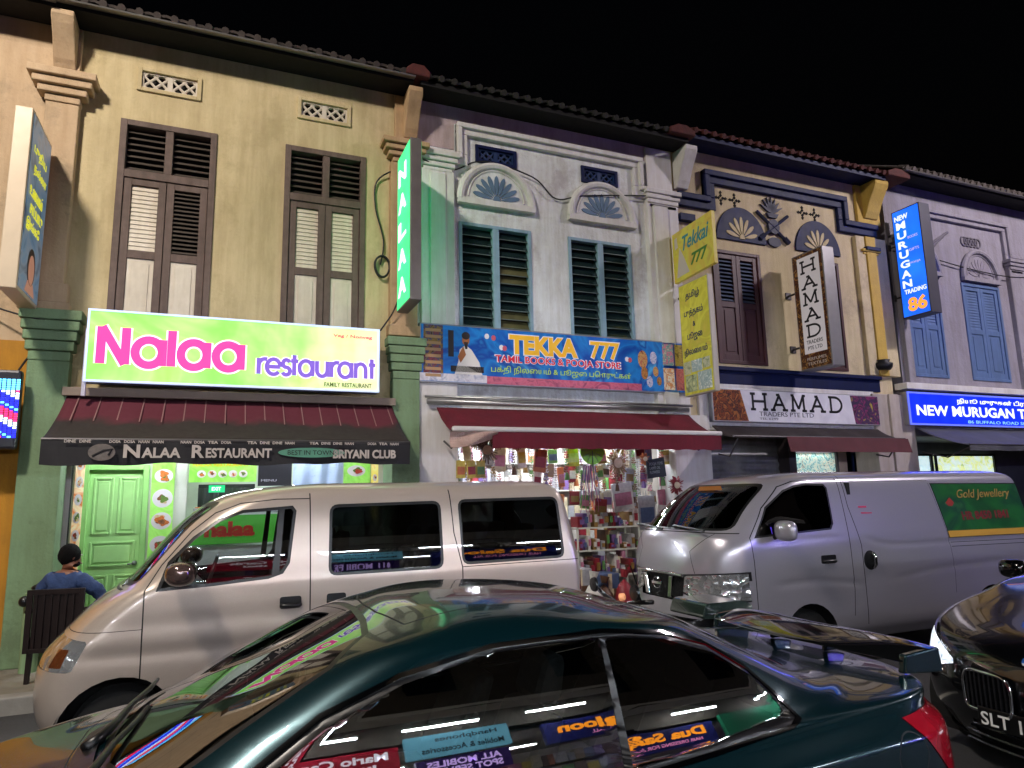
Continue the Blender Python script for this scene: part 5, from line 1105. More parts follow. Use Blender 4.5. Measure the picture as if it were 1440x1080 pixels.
# ---------------------------------------------------------------- black car at the right
blackp=lined(mat('black_car_paint','#08090c',.15,.3,coat=1,spec=.6))
VD=thing('car','black car at the right edge with a lit headlight and kidney grilles','car',(4.30,2.72,0))
E_=Body([sl(.2,.16,4.2,.78,.45,.4,2.6,2.6),sl(.36,.04,4.3,.87,.6,.4,2.5,2.6),sl(.54,.0,4.33,.90,.66,.4,2.5,2.6),sl([(0,.64),(1,.72),(4.4,.75)],.02,4.33,.905,.68,.4,2.5,2.6),sl([(0,.72),(1,.84),(4.4,.9)],.05,4.32,.90,.68,.4,2.5,2.6),sl([(.1,.79),(.8,.93),(1.4,.97),(4.4,1.0)],.11,4.3,.875,.66,.4,2.5,2.6),
 sl([(.25,.85),(.8,.97),(1.4,1.01),(4.4,1.05)],.26,4.28,.835,.6,.4,2.5,2.6),sl([(.5,.92),(1.0,1.03),(1.5,1.04),(4.4,1.08)],.5,4.25,.815,.65,.4,2.0,2.6),sl([(.85,1.03),(1.2,1.09),(1.7,1.07),(4.4,1.10)],.85,4.2,.80,.5,.4,2.2,2.6),sl([(1.1,1.13),(2,1.12),(4.4,1.14)],1.1,4.15,.785,.5,.4,2.2,2.6),sl(1.30,1.4,4.08,.735,.5,.4,2.2,2.6),sl(1.45,1.66,4.0,.68,.5,.4,2.2,2.6),sl(1.52,1.85,3.9,.60,.5,.4,2.2,2.6),sl(1.55,2.1,3.7,.4,.3,.3,2.2,2.6),sl(1.56,2.4,3.4,.02,.02,.02)],5)
ws=rounded([(-.72,1.13),(.72,1.13),(.6,1.49),(-.6,1.49)],.06); E_.cut(ws,'yz',lambda c:c.x<1.95 and c.z>1.08,2)
sw_=rounded([(1.5,1.10),(3.9,1.14),(3.7,1.46),(1.95,1.46)],.06); E_.both(sw_,1); E_.both(inset(sw_,.03),3,(1,))
for s in (-1,1):
    h=[(s*.46,.655),(s*.66,.60),(s*.80,.60),(s*.87,.67),(s*.88,.80),(s*.80,.845),(s*.62,.775),(s*.47,.70)]
    E_.cut(h,'yz',lambda c:c.x<.75 and c.z<.9,14); E_.cut(inset(h,.012),'yz',lambda c:c.x<.75,5,(14,))
    E_.cut([(s*.50,.20),(s*.82,.24),(s*.80,.40),(s*.55,.36)],'yz',lambda c:c.x<.7,15)
E_.cut([(-.42,.20),(.42,.20),(.38,.36),(-.38,.36)],'yz',lambda c:c.x<.5,15)
for x in (.80,3.47): E_.both(circle(x,.32,.375),10)
E_.remove(10)
E_.seam([(.12,-.60),(.06,-.3),(.05,0),(.06,.3),(.12,.60)],.004,12,proj='xy',pred=lambda c:c.z>.72)
E_.part([0,12],'body',[blackp,seamm,inner,inner],VD,solid=.015)
E_.part([1],'window_surround',[black_pl],VD,.002,True); E_.part([3],'side_window',[gl_q],VD,.004,True); E_.part([2],'windscreen',[gl_mid],VD,.002)
E_.part([14],'lamp_surround',[mat('dark_chrome','#55575c',.15,1)],VD,.0,True)
E_.part([15],'lower_grille',[mat('black_grille','#0c0d0f',.3,.2)],VD,.02)
hm=panel('headlight_on',['#5f6c78','#dfe8f0','#8a98a6','#ffffff','#aab6c2'],1.5,11,.1); pan=E_.part([5],'headlight',[hm],VD,.004,True)
def noseX(y,z): return .0+.18*(abs(y)/.9)**2.0*2.0+max(0,z-.6)*.12
for s in (-1,1):
    cy=s*.225; P=rounded([(cy-.155,.44),(cy+.155,.44),(cy+.165,.60),(cy+.13,.665),(cy-.13,.665),(cy-.165,.60)],.05,5); P=[(a if s>0 else a,c) for a,c in P]
    b=MB(); b.tube([(noseX(a,c)-.03,a,c) for a,c in P+[P[0],P[1]]],.011,8); k=b.build('kidney_grille',chrome,VD,local=True,smooth=True)
    b=MB(); b.add([(noseX(a,c)-.012,a,c) for a,c in P],[tuple(range(len(P)))]); b.build('grille_back',mat('grille_black','#050506',.6),k,local=True)
    b=MB()
    for i in range(9):
        a=cy-.13+.26*i/8; b.box(noseX(a,.55)-.035,noseX(a,.55)-.01,a-.006,a+.006,.455,.655)
    b.build('grille_slats',mat('grille_slat','#3a3b40',.25,.8),k,local=True)
b=MB(); b.lathe([(0,-.012),(.041,-.012),(.041,.0),(0,0)],(.075,0,.755),'x',28); bd=b.build('badge',chrome,VD,local=True)
b=MB()
for q in (0,2): b.add([(.0615,0,.755)]+[(.0615,.034*math.cos(rad(90*q+9*i)),.755+.034*math.sin(rad(90*q+9*i))) for i in range(11)],[tuple(range(12))])
b.m=1
for q in (1,3): b.add([(.0615,0,.755)]+[(.0615,.034*math.cos(rad(90*q+9*i)),.755+.034*math.sin(rad(90*q+9*i))) for i in range(11)],[tuple(range(12))])
b.build('badge_quarters',[mat('badge_blue','#2a63b5',.3),mat('badge_white','#d8d8da',.3)],bd,local=True)
b=MB(); b.box(-.035,-.02,-.27,.27,.36,.475); p_=b.build('number_plate',mat('black_plate','#0d0d0e',.3),VD,local=True,bevel=.006)
lettering('SLT 146 Y',mat('plate_white','#d8d8d4',.4),p_,Vector((4.30-.036,2.72+.25,.378)),(0,-1,0),EZ,.46,.075,.002,bold=.01)
b=MB()
for z in (.23,.28,.33): b.tube([(noseX(y,z)+.03,y,z) for y in np.linspace(-.45,.45,9)],.009,6)
b.build('bumper_bars',mat('grille_slat','#3a3b40',.25,.8),VD,local=True)
for x in (.80,3.47):
    for s in (-1,1): wheel(VD,x,s*.79,.32,.21,None,10)
for s in (-1,1): mirror(VD,1.62,s*.98,1.12,blackp,.15,.22,.15)
for y in (-.37,.37): seat(VD,2.1,y,.6)
b=MB(); b.box(1.3,4.1,-.78,.78,.4,.44); b.prism([(1.2,.7),(1.2,1.08),(1.6,1.08),(1.75,.95),(1.75,.7)],-.74,.74); b.build('dashboard',black_pl,VD,local=True)
# ---------------------------------------------------------------- motorcycle half hidden behind the coupe
M_=thing('motorcycle','dark green motorcycle half hidden between the coupe and the silver van','motorcycle',(2.35,4.42,0))
mp=mat('moto_green','#2b3a34',.2,.3,coat=1)
for x in (.12,1.36):
    b=MB(); b.lathe([(.22,-.05),(.28,-.05),(.30,0),(.28,.05),(.22,.05)],(x,0,.30),'y',32); o=b.build('wheel',rubber,M_,local=True,smooth=True)
    b=MB(); b.lathe([(.225,-.02),(.225,.02),(.2,0)],(x,0,.30),'y',28); b.lathe([(.04,-.06),(.04,.06),(.02,.06)],(x,0,.30),'y',12)
    for k in range(6): t=k*math.pi/3; b.tube([(x,0,.3),(x+.21*math.cos(t),0,.3+.21*math.sin(t))],.012,6)
    b.build('rim',rim_m,o,local=True)
b=MB(); b.tube([(.12,-.08,.30),(.24,-.08,.62),(.36,-.06,.95)],.028,8); b.tube([(.12,.08,.30),(.24,.08,.62),(.36,.06,.95)],.028,8); b.build('fork',rim_m,M_,local=True,smooth=True)
b=MB(); b.prism([(.34,.62),(.42,.90),(.70,.86),(1.0,.72),(1.5,.80),(1.52,.70),(1.1,.48),(.6,.40)],-.13,.13); b.build('body',mp,M_,local=True,bevel=.05)
b=MB(); b.prism([(.66,.84),(.95,.80),(1.25,.84),(1.42,.90),(1.42,.84),(1.2,.76),(.9,.72),(.7,.77)],-.14,.14); b.build('seat',mat('moto_seat','#17181a',.5),M_,local=True,bevel=.03)
b=MB(); b.prism(rounded([(.88,.88),(1.34,.86),(1.34,.95),(1.25,.985),(.92,.985)],.03),-.2,.2); b.box(.9,.905,-.0,.0,.9,.91); o=b.build('top_box',mp,M_,local=True,bevel=.03)
b=MB(); b.box(.905,1.32,-.204,.204,.905,.912); b.build('box_seam',chrome,o,local=True)
b=MB(); b.tube([(.36,-.36,1.06),(.32,-.2,1.04),(.34,0,.99),(.32,.2,1.04),(.36,.36,1.06)],.016,8); b.build('handlebar',black_pl,M_,local=True,smooth=True)
b=MB(); b.lathe([(0,-.09),(.07,-.08),(.095,0),(.0,.01)],(.24,0,.93),'x',20); b.build('headlight',ref_m,M_,local=True,smooth=True)
for s in (-1,1):
    b=MB(); b.tube([(.34,s*.26,1.04),(.30,s*.28,1.10)],.008,6); b.lathe([(0,-.012),(.05,-.008),(.055,.01),(0,.014)],(.27,s*.28,1.115),'x',16); b.build('mirror',black_pl,M_,local=True)
b=MB(); b.lathe([(0,-.025),(.024,-.015),(.024,.015),(0,.025)],(.22,-.2,1.085),'x',14); b.build('indicator',glow('indicator_orange','#e8a070',.55),M_,local=True,smooth=True)
b=MB(); b.tube([(.7,-.16,.35),(1.0,-.18,.30),(1.6,-.2,.38)],[.025,.03,.045],10); b.build('exhaust',chrome,M_,local=True,smooth=True)
b=MB(); b.tube([(.8,-.05,.42),(.75,-.28,.01)],.014,6); b.build('side_stand',rim_m,M_,local=True)
# ---------------------------------------------------------------- person on a plastic chair
def skin(name,joints,edges,m,parent=None,sub=2,loc=(0,0,0)):
    me=bpy.data.meshes.new(name); names=list(joints); me.from_pydata([joints[k][0] for k in names],[(names.index(a),names.index(b)) for a,b in edges],[]); me.update()
    o=bpy.data.objects.new(name,me); COL.objects.link(o); sk=o.modifiers.new('s','SKIN'); sk.use_smooth_shade=True; sb=o.modifiers.new('ss','SUBSURF'); sb.levels=sub; sb.render_levels=sub
    for i,k in enumerate(names):
        r=joints[k][1]; r=(r,r) if not isinstance(r,tuple) else r; me.skin_vertices[0].data[i].radius=r; me.skin_vertices[0].data[i].use_root=(i==0)
    bpy.context.view_layer.update(); nm=bpy.data.meshes.new_from_object(o.evaluated_get(bpy.context.evaluated_depsgraph_get())); bpy.data.objects.remove(o)
    nm.materials.clear(); nm.materials.append(m); nm.polygons.foreach_set('use_smooth',[True]*len(nm.polygons)); o=bpy.data.objects.new(name,nm); COL.objects.link(o)
    if parent: o.parent=parent
    o.location=loc; return o
def shell(o,name,m,test,push,parent):
    """a garment: the part of the body's surface that passes the test, pushed outwards"""
    me=o.data; bm=bmesh.new(); bm.from_mesh(me); bm.normal_update(); kill=[f for f in bm.faces if not test(f.calc_center_median())]
    bmesh.ops.delete(bm,geom=kill,context='FACES'); 
    for v in bm.verts: v.co+=v.normal*(push(v.co) if callable(push) else push)
    n=bpy.data.meshes.new(name); bm.to_mesh(n); n.materials.clear(); n.materials.append(m); n.polygons.foreach_set('use_smooth',[True]*len(n.polygons)); c=bpy.data.objects.new(name,n); COL.objects.link(c); c.parent=parent
    s=c.modifiers.new('s','SOLIDIFY'); s.thickness=.012; s.offset=-1; return c
skin_m=mat('brown_skin','#7a4d38',.55,var=.1); shirt_m=mat('blue_shirt_cloth','#2c416c',.85,var=.25,scale=14,bump=.5,bscale=26); trouser_m=mat('dark_trousers','#22242a',.85,var=.2); hair_m=mat('black_hair','#060505',.75,bump=.5,bscale=220,spec=.15)
def seated(name,label,loc,rz,shirt,mirror_=1,group=None):
    t=thing('person',label,'person',loc,group); t.rotation_euler=(0,0,rz); m_=mirror_
    # local axes: the person faces +Y, right hand side is +X; z from the floor
    J=dict(pel=((0,0,.50),(.17,.12)),bel=((0,.02,.64),(.155,.115)),che=((0,-.01,.84),(.175,.115)),shl=((0,-.005,.985),(.13,.09)),nec=((.0,.01,1.06),.058),hd0=((.01,.045,1.135),(.075,.085)),hd1=((.015,.04,1.215),(.083,.098)),hd2=((.015,.03,1.275),(.06,.07)),
      rs=((.19,0,.955),.068),re=((.37,.10,.73),.05),rw=((.44,.36,.74),.036),rp=((.44,.44,.735),(.042,.022)),
      ls=((-.19,0,.955),.068),le=((-.30,.08,.72),.05),lw=((-.16,.30,.66),.036),lp=((-.10,.36,.65),(.042,.022)),
      rh=((.11,.06,.49),.095),rk=((.16,.46,.50),.066),ra=((.16,.44,.09),.042),rf=((.17,.60,.04),(.045,.032)),
      lh=((-.11,.06,.49),.095),lk=((-.16,.46,.50),.066),la=((-.16,.44,.09),.042),lf=((-.17,.60,.04),(.045,.032)))
    for s,pp,ww in (('r',J['rp'][0],(.02,.085,-.01)),('l',J['lp'][0],(.06,.06,-.01))):
        d=Vector(ww).normalized(); p=Vector(pp); side=d.cross(Vector((0,0,1))).normalized()
        for i,(o_,ln) in enumerate(((-.033,.07),(-.011,.082),(.011,.078),(.033,.06))):
            a=p+side*o_+d*.03; J[f'{s}f{i}a']=(tuple(a),.0105); J[f'{s}f{i}b']=(tuple(a+d*ln*.55+Vector((0,0,-.006))),.0095); J[f'{s}f{i}c']=(tuple(a+d*ln+Vector((0,0,-.03))),.008)
        a=p-d*.02+side*(-.04 if s=='r' else .04); J[f'{s}ta']=(tuple(a),.012); J[f'{s}tb']=(tuple(a+d*.05+side*(-.03 if s=='r' else .03)),.010)
    ed=[('pel','bel'),('bel','che'),('che','shl'),('shl','nec'),('nec','hd0'),('hd0','hd1'),('hd1','hd2'),('shl','rs'),('rs','re'),('re','rw'),('rw','rp'),('shl','ls'),('ls','le'),('le','lw'),('lw','lp'),('pel','rh'),('rh','rk'),('rk','ra'),('ra','rf'),('pel','lh'),('lh','lk'),('lk','la'),('la','lf')]
    for s in 'rl':
        for i in range(4): ed+=[(f'{s}p',f'{s}f{i}a'),(f'{s}f{i}a',f'{s}f{i}b'),(f'{s}f{i}b',f'{s}f{i}c')]
        ed+=[(f'{s}p',f'{s}ta'),(f'{s}ta',f'{s}tb')]
    o=skin('body',J,ed,skin_m,t)
    hx,hy=.015,.04
    # the head looks to the right: face features on that side
    fd=Vector((.80,.60,0)).normalized(); rt=Vector((fd.y,-fd.x,0)); hc=Vector((hx,hy,1.20))
    bm=bmesh.new(); bm.from_mesh(o.data)
    for v in bm.verts:
        q=v.co-hc
        if q.z>-.09 and q.length<.17:
            f=q.dot(fd); s_=q.dot(rt)
            if f>.05: 
                v.co+=fd*(.022*math.exp(-(s_/.016)**2-((q.z+.02)/.022)**2)); v.co-=fd*(.008*math.exp(-((abs(s_)-.032)/.016)**2-((q.z-.012)/.014)**2)); v.co+=fd*(.008*math.exp(-(s_/.025)**2-((q.z+.062)/.012)**2)+.010*math.exp(-(s_/.03)**2-((q.z+.095)/.02)**2))
    bm.to_mesh(o.data); bm.free()
    for s in (-1,1):
        b=MB(); c=hc+rt*s*.083+fd*-.005; b.grid(lambda u,v:tuple(c+fd*(.022*math.cos(6.283*u)*math.sin(math.pi*v))+Vector((0,0,.034*math.sin(6.283*u)*math.sin(math.pi*v)))+rt*s*.012*math.cos(math.pi*v)),12,8); b.build('ear',skin_m,t,local=True,smooth=True)
        b=MB(); c=hc+rt*s*.032+fd*.083+Vector((0,0,.012)); b.grid(lambda u,v:tuple(c+Vector((.011*math.cos(6.283*u)*math.sin(math.pi*v),.011*math.sin(6.283*u)*math.sin(math.pi*v),.009*math.cos(math.pi*v)))),10,8); b.build('eye',mat('eye_white','#c9c4bc',.2),t,local=True,smooth=True)
    def blob(name,c,ra,rb,rc_,amp,m):
        b=MB()
        def fn(u,v):
            a=6.283*u; p=math.pi*v; d=fd*(ra*math.sin(p)*math.cos(a))+rt*(rb*math.sin(p)*math.sin(a))+Vector((0,0,rc_*math.cos(p)))
            return tuple(c+d*(1+amp*(math.sin(9*a+5*p)*math.sin(11*p+2*a)+.6*math.sin(23*a+17*p))))
        b.grid(fn,40,24); return b.build(name,m,t,local=True,smooth=True)
    blob('hair',hc-fd*.022+Vector((0,0,.018)),.104,.098,.116,.03,hair_m)
    blob('dark_jaw',hc+fd*.040+Vector((0,0,-.078)),.042,.056,.034,.04,hair_m)  # dark blob at the jaw, in the hair material
    t.scale=(.95,.95,.95)
    sh=shell(o,'shirt',shirt,lambda c:(c.z>.46 and c.z<1.035 and abs(c.x)<.30 and c.y<.26 and not(c.z<.60 and c.y>.16)) or (abs(c.x)>.18 and c.z>.74 and c.y<.16 and c.z<1.03),lambda c:.016+.009*math.sin(c.z*34+c.x*26+4*math.sin(c.x*9))+.004*math.sin(c.z*80-c.x*60),t)
    shell(o,'trousers',trouser_m,lambda c:(c.z<.57 and c.z>.12 and c.y<.60 and abs(c.x)<.30 and not(c.z>.53 and c.y<.12)),.014,t)
    shell(o,'shoe',mat('black_shoe','#121213',.5),lambda c:c.z<.10,.008,t)
    return t
PZ=.145
seated('person','seated person in a blue shirt with black hair, back to the camera, elbow out',(-1.38,8.22,PZ-.0),rad(-18),shirt_m)
def plastic_chair(label,loc,rz,m,group='plastic chairs on the walkway'):
    t=thing('plastic_chair',label,'chair',loc,group); t.rotation_euler=(0,0,rz)
    b=MB(); b.box(-.22,.22,-.2,.24,.40,.425); b.build('seat',m,t,local=True,bevel=.015)
    b=MB(); rect_frame(b,-.25,.25,.28,.86,.05,-.25,-.225,.04)
    for k in range(6): b.box(-.17+.064*k-.012,-.17+.064*k+.012,-.245,-.23,.32,.815)
    b.box(-.2,.2,-.228,-.222,.31,.83); b.build('backrest',m,t,local=True,bevel=.006)
    for sx in (-1,1):
        for sy,ty in ((-1,-.03),(1,.0)):
            b=MB(); b.prism([(sx*.21-.02,-.0),(sx*.21+.02,.0),(sx*.20+.025,.42),(sx*.20-.025,.42)],sy*.2-.02,sy*.2+.02); b.build('leg',m,t,local=True,bevel=.006)
        b=MB(); b.tube([(sx*.24,-.24,.66),(sx*.26,-.1,.645),(sx*.26,.15,.63),(sx*.235,.21,.60),(sx*.21,.2,.42)],.022,8); b.build('armrest',m,t,local=True,smooth=True)
    return t
pc=mat('brown_plastic','#1d1312',.35,var=.1)
plastic_chair('dark brown plastic armchair that the blue-shirted person sits on',(-1.36,8.20,PZ),rad(-12),pc)
# bollard
t=thing('bollard','pale green steel bollard with a black cap by the green pier','bollard',(-1.72,8.62,PZ))
b=MB(); b.lathe([(.08,0),(.08,.74),(.075,.77),(.02,.80)],(0,0,0),'z',24); b.build('post',mat('bollard_green','#8fae84',.5,var=.15,streak=.3),t,local=True,smooth=True,auto=True)
b=MB(); b.grid(lambda u,v:(-.06+.055*math.cos(6.283*u)*math.sin(3.1416*v),-.08+.055*math.sin(6.283*u)*math.sin(3.1416*v),.70+.055*math.cos(3.1416*v)),14,10); b.grid(lambda u,v:(.03+.06*math.cos(6.283*u)*math.sin(3.1416*v),.06*math.sin(6.283*u)*math.sin(3.1416*v),.82+.035*math.cos(3.1416*v)),14,10); b.build('cap',black_pl,t,local=True,smooth=True)
# ================================================================ restaurant front: boards, posters, lamps, counter
white_l=lambda n,e:glow(n,'#f4f7ff',e)
def tube_light(x,y,z,L,label,along='x',es=90,group='fluorescent tubes under the ceilings'):
    t=thing('tube_light',label,'lamp',(x,y,z),group)
    b=MB(); (b.box(x-L/2,x+L/2,y-.04,y+.04,z+.02,z+.06) if along=='x' else b.box(x-.04,x+.04,y-L/2,y+L/2,z+.02,z+.06)); b.build('fitting',shopw,t)
    b=MB(); b.tube([(x-L/2+.02,y,z),(x+L/2-.02,y,z)] if along=='x' else [(x,y-L/2+.02,z),(x,y+L/2-.02,z)],.016,10); b.build('tube',glow('tube_white_%d'%es,'#eef4ff',es),t)
    return t
tube_light(-.9,9.55,2.8,1.2,'white fluorescent tube on the walkway ceiling before the green door',es=210)
tube_light(.9,9.55,2.8,1.2,'white fluorescent tube on the walkway ceiling before the restaurant counter',es=210)
tube_light(.2,11.4,2.55,1.3,'white fluorescent tube over the left half of the restaurant counter')
tube_light(1.4,12.0,2.5,1.3,'white fluorescent tube deep inside the restaurant, right half')
t=thing('notice_board','tall pale wall board in a black frame on the green pier','notice board',(-1.63,9.2,1.2))
b=MB(); b.box(-1.70,-1.555,9.17,9.2,1.22,2.42); b.build('frame',black_pl,t); b=MB(); b.box(-1.685,-1.57,9.16,9.17,1.25,2.42); b.build('panel',mat('pale_board','#b9aeb0',.5,var=.08),t)
food=[mat('food_orange','#c9702a',.5,var=.4,scale=40),mat('food_brown','#7a4a2a',.5,var=.5,scale=40),mat('food_red','#b03a2a',.5,var=.4,scale=40),mat('food_cream','#d8c090',.5,var=.3,scale=40),mat('food_leaf','#5a7a2a',.5,var=.4,scale=40)]
plate_m=mat('plate_white_print','#d8d4d4',.4)
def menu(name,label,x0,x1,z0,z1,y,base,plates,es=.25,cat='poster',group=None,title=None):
    t=thing(name,label,cat,((x0+x1)/2,y,z0),group); b=MB(); b.box(x0,x1,y-.012,y+.01,z0,z1); b.build('sheet',panel(label[:22],base,es,2.2),t)  # sheets glow a little in place of shop light falling on them
    for i,(cx,cz,rx,rz) in enumerate(plates):
        b=MB(); b.prism([(cx+rx*math.cos(q),cz+rz*math.sin(q)) for q in np.linspace(0,6.283,25)[:-1]],y-.016,y-.012); o=b.build('plate_print',plate_m,t)
        b=MB(); k0=rnd.randrange(5)
        for j in range(5):
            b.m=j%3; a=rnd.random()*6.28; r_=.45*rnd.random(); ex,ez=cx+rx*r_*math.cos(a),cz+rz*r_*math.sin(a); w_=.22+.25*rnd.random()
            b.prism([(ex+rx*w_*math.cos(q+a)*(1+.25*math.sin(3*q)),ez+rz*w_*math.sin(q+a)*(1+.25*math.sin(3*q))) for q in np.linspace(0,6.283,15)[:-1]],y-.018-.0012*j,y-.016)
        b.build('food_print',[food[k0],food[(k0+1)%5],food[(k0+3)%5]],o)
    if title: lettering(title[0],title[1],t,(x0+.04,y-.014,title[2]),EX,EZ,title[3],title[4],.004,bold=.03)
    return t
lg=['#7ac84a','#98d860','#6ab83a']
menu('menu_poster','narrow orange food poster left of the green door',-1.70,-1.60,.9,2.5,10.17,['#d8a04a','#e8d8b0','#c8702a','#f0e8d8'],[(-1.65,1.2+.22*k,.04,.07) for k in range(6)],.35)
menu('menu_poster','tall green menu poster with three round plates right of the green door',-.84,-.57,.6,2.4,10.17,lg,[(-.70,2.15,.11,.09),(-.70,1.86,.12,.12),(-.70,1.57,.12,.11),(-.70,1.27,.12,.11),(-.70,.97,.12,.11)],.3)
menu('menu_poster','wide green banner of small dishes over the dark doorway',-.40,.44,2.06,2.36,10.14,lg,[(-.25+.13*k,2.17,.055,.05) for k in range(5)],.3,title=('NALAA RESTAURANT',mat('menu_yellow','#d8c82a',.4),2.27,.7,.05))
menu('menu_poster','green poster with a black cooking pot near the right end of the counter',1.62,2.0,2.0,2.55,10.14,lg,[(1.8,2.2,.13,.08)],.3)
menu('menu_poster','slim yellow price strip beside the white jamb',2.02,2.12,1.5,2.5,10.14,['#e8d04a','#f0e090','#d8a83a'],[(2.07,2.1,.03,.05),(2.07,1.9,.03,.05)],.3)
t=thing('price_board','black price board hanging over the counter','board',(.68,10.1,2.05)); b=MB(); b.box(.46,.90,10.08,10.12,2.0,2.42); b.build('board',mat('black_board','#16161c',.4),t); lettering('MENU',mat('board_print','#b0b0b8',.5),t,(.5,10.078,2.06),EX,EZ,.2,.03,.003)
t=thing('plastic_sheet','pale blue plastic sheet hung across the right half of the shop front','sheet',(1.25,10.05,1.9)); b=MB(); b.grid(lambda u,v:(.92+.68*u,10.05+.03*math.sin(u*19+v*2),2.5-.62*v-.08*math.sin(u*3.1)*v),40,10); b.build('sheet',mat('blue_plastic','#a9bcd8',.3,var=.1),t,smooth=True)
t=thing('exit_sign','small green lit exit sign in the dark doorway','sign',(-.05,10.6,1.95)); b=MB(); b.box(-.16,.05,10.58,10.62,1.93,2.03); b.build('box',glow('exit_green','#12b878',1.3),t); lettering('EXIT',glow('exit_white','#e8fff4',1.3),t,(-.12,10.578,1.955),EX,EZ,.12,.05,.003,bold=.03)
b=MB(); b.box(-.30,.46,10.9,10.95,.15,2.05); d=thing('doorway','dark inner doorway behind the exit sign','doorway',(.1,10.9,.15)); b.build('leaf',mat('dark_doorway','#1b211d',.7),d)
b=MB(); b.grid(lambda u,v:(-.3+.76*u,10.86+.02*math.sin(u*40),2.0-.25*v),30,2); b.build('strip_curtain',mat('strip_curtain','#3a3f3d',.4),d)
t=thing('counter','restaurant counter with a green front panel lettered nalaa in red','counter',(.5,10.05,.145))
b=MB(); b.box(-.35,1.95,10.02,10.5,.145,1.22); b.build('base',mat('counter_white','#c9cdc9',.4,var=.05),t,bevel=.01)
b=MB(); b.box(-.35,.72,10.0,10.02,1.25,1.62); b.build('front_panel',glow('counter_green','#4da638',.45),t)
lettering('nalaa',mat('counter_red','#c0392b',.4),t,(-.18,9.998,1.34),EX,EZ,.62,.2,.004,bold=.05)
b=MB(); b.box(-.35,1.95,10.0,10.5,1.62,1.65); b.build('glass_shelf',mat('shelf_white','#d8dcd8',.2),t)
for k in range(9):
    x=-.22+.24*k; c=thing('food_tray','steel food tray on the counter, number of trays from the left: '+['first','second','third','fourth','fifth','sixth','seventh','eighth','ninth'][k],'tray',(x,10.2,1.65),'food trays on the restaurant counter')
    c['label']=f"steel tray of {['orange','brown','red','cream','green'][k%5]} food, {['first','second','third','fourth','fifth','sixth','seventh','eighth','ninth'][k]} from the left on the counter"
    b=MB(); b.prism([(x-.1,1.65),(x+.1,1.65),(x+.11,1.72),(x-.11,1.72)],10.08,10.36); b.build('pan',rim_m,c,bevel=.008); b=MB(); b.box(x-.09,x+.09,10.1,10.34,1.715,1.735); b.build('food',food[k%5],c,bevel=.01)
shirt2=mat('plum_cloth','#5a2a3a',.85,var=.2)
# ================================================================ book store stock
tube_light(3.6,9.75,2.72,1.3,'white fluorescent tube over the left half of the book store',es=270)
tube_light(5.6,9.75,2.72,1.3,'white fluorescent tube over the right half of the book store',es=270)
tube_light(4.6,9.15,2.74,1.2,'white fluorescent tube just behind the crimson valance',es=210)
ORD=['first','second','third','fourth','fifth','sixth','seventh','eighth','ninth','tenth','eleventh','twelfth','thirteenth','fourteenth','fifteenth','sixteenth','seventeenth','eighteenth','nineteenth','twentieth','twenty-first','twenty-second','twenty-third','twenty-fourth','twenty-fifth','twenty-sixth','twenty-seventh','twenty-eighth']
pal=dict(red='#8e2430',orange='#b8683a',yellow='#c4ae4a',green='#5a8a4a',pink='#b8748c',purple='#6d5288',white='#d4d0ca',gold='#8a6c38',cream='#cdbf9f',brown='#5a3c2a',blue='#46587c',silver='#a0a0a6')
def cm(c): return mat('goods_'+c,pal[c],.35 if c in('silver','gold') else .5,var=.25,scale=18)
cols=list(pal)
def garland(x,y,z,h,c,c2,label):
    t=thing('garland',label,'garland',(x,y,z),'garlands hung along the book store front'); b=MB()
    n=int(h/.035)
    for i in range(n):
        b.m=(i//3)%2; r=.022+.012*((i*7)%3)/2; zz=z-.03-i*.035
        for k in range(5): a=k*1.2566+i*.6; b.prism([(x-.004+r*math.cos(a)*1.3,zz),(x+r*math.cos(a+.5),zz-.018),(x+r*math.cos(a)*.4,zz-.03),(x+r*math.cos(a-.5),zz-.014)],y+r*math.sin(a),y+r*math.sin(a)+.012)
    b.build('flowers',[cm(c),cm(c2)],t); b=MB(); b.tube([(x,y,z+.06),(x,y,z-h)],.004,5); b.build('string',cm('brown'),t); 
    b=MB(); b.lathe([(.006,0),(.03,-.04),(.04,-.12),(.0,-.125)],(x,y,z-h),'z',10); b.build('tassel',cm(c2),t)
def packet(x,y,z,w,h,c,c2,label):
    t=thing('packet',label,'packet',(x,y,z),'packets hung along the book store front'); a=rnd.uniform(-.12,.12); ca,sa=math.cos(a),math.sin(a); R_=lambda px,pz:(x+px*ca-pz*sa,z+px*sa+pz*ca)
    b=MB(); b.prism([R_(-w/2,0),R_(-w/2,-h),R_(w/2,-h),R_(w/2,0)],y-.012,y+.012); b.build('bag',cm(c),t,bevel=.008)
    b=MB(); b.prism([R_(-w*.4,-h*.35),R_(-w*.4,-h*.8),R_(w*.4,-h*.8),R_(w*.4,-h*.35)],y-.015,y-.012); b.build('print',cm(c2),t)
    b=MB(); b.tube([R_(0,0)[:1]+(y,)+R_(0,0)[1:],(x,y,z+.08)],.004,5); b.build('hook',galv,t)
i=0
xs_=np.linspace(2.98,6.45,26)
seq=['brown','cream','brown','white','gold','cream','brown','white','cream','orange','white','green','red','yellow','green','purple','orange','gold','brown','white','pink','white','red','purple','orange','yellow']
for k,x in enumerate(xs_):
    c=seq[k]; c2=cols[(k*5+3)%12]
    if k%2==0: garland(x,9.0+.12*(k%3),2.66-.05*(k%2),.35+.5*rnd.random()+(.25 if k>13 else 0),c,c2,f"{c} and {c2} flower garland, {ORD[k//2]} garland from the left under the crimson awning")
    else: packet(x,8.98+.1*(k%3),2.55-.1*rnd.random(),.12+.08*rnd.random(),.2+.16*rnd.random(),c,c2,f"{c} packet printed {c2}, {ORD[k//2]} hanging packet from the left under the crimson awning")
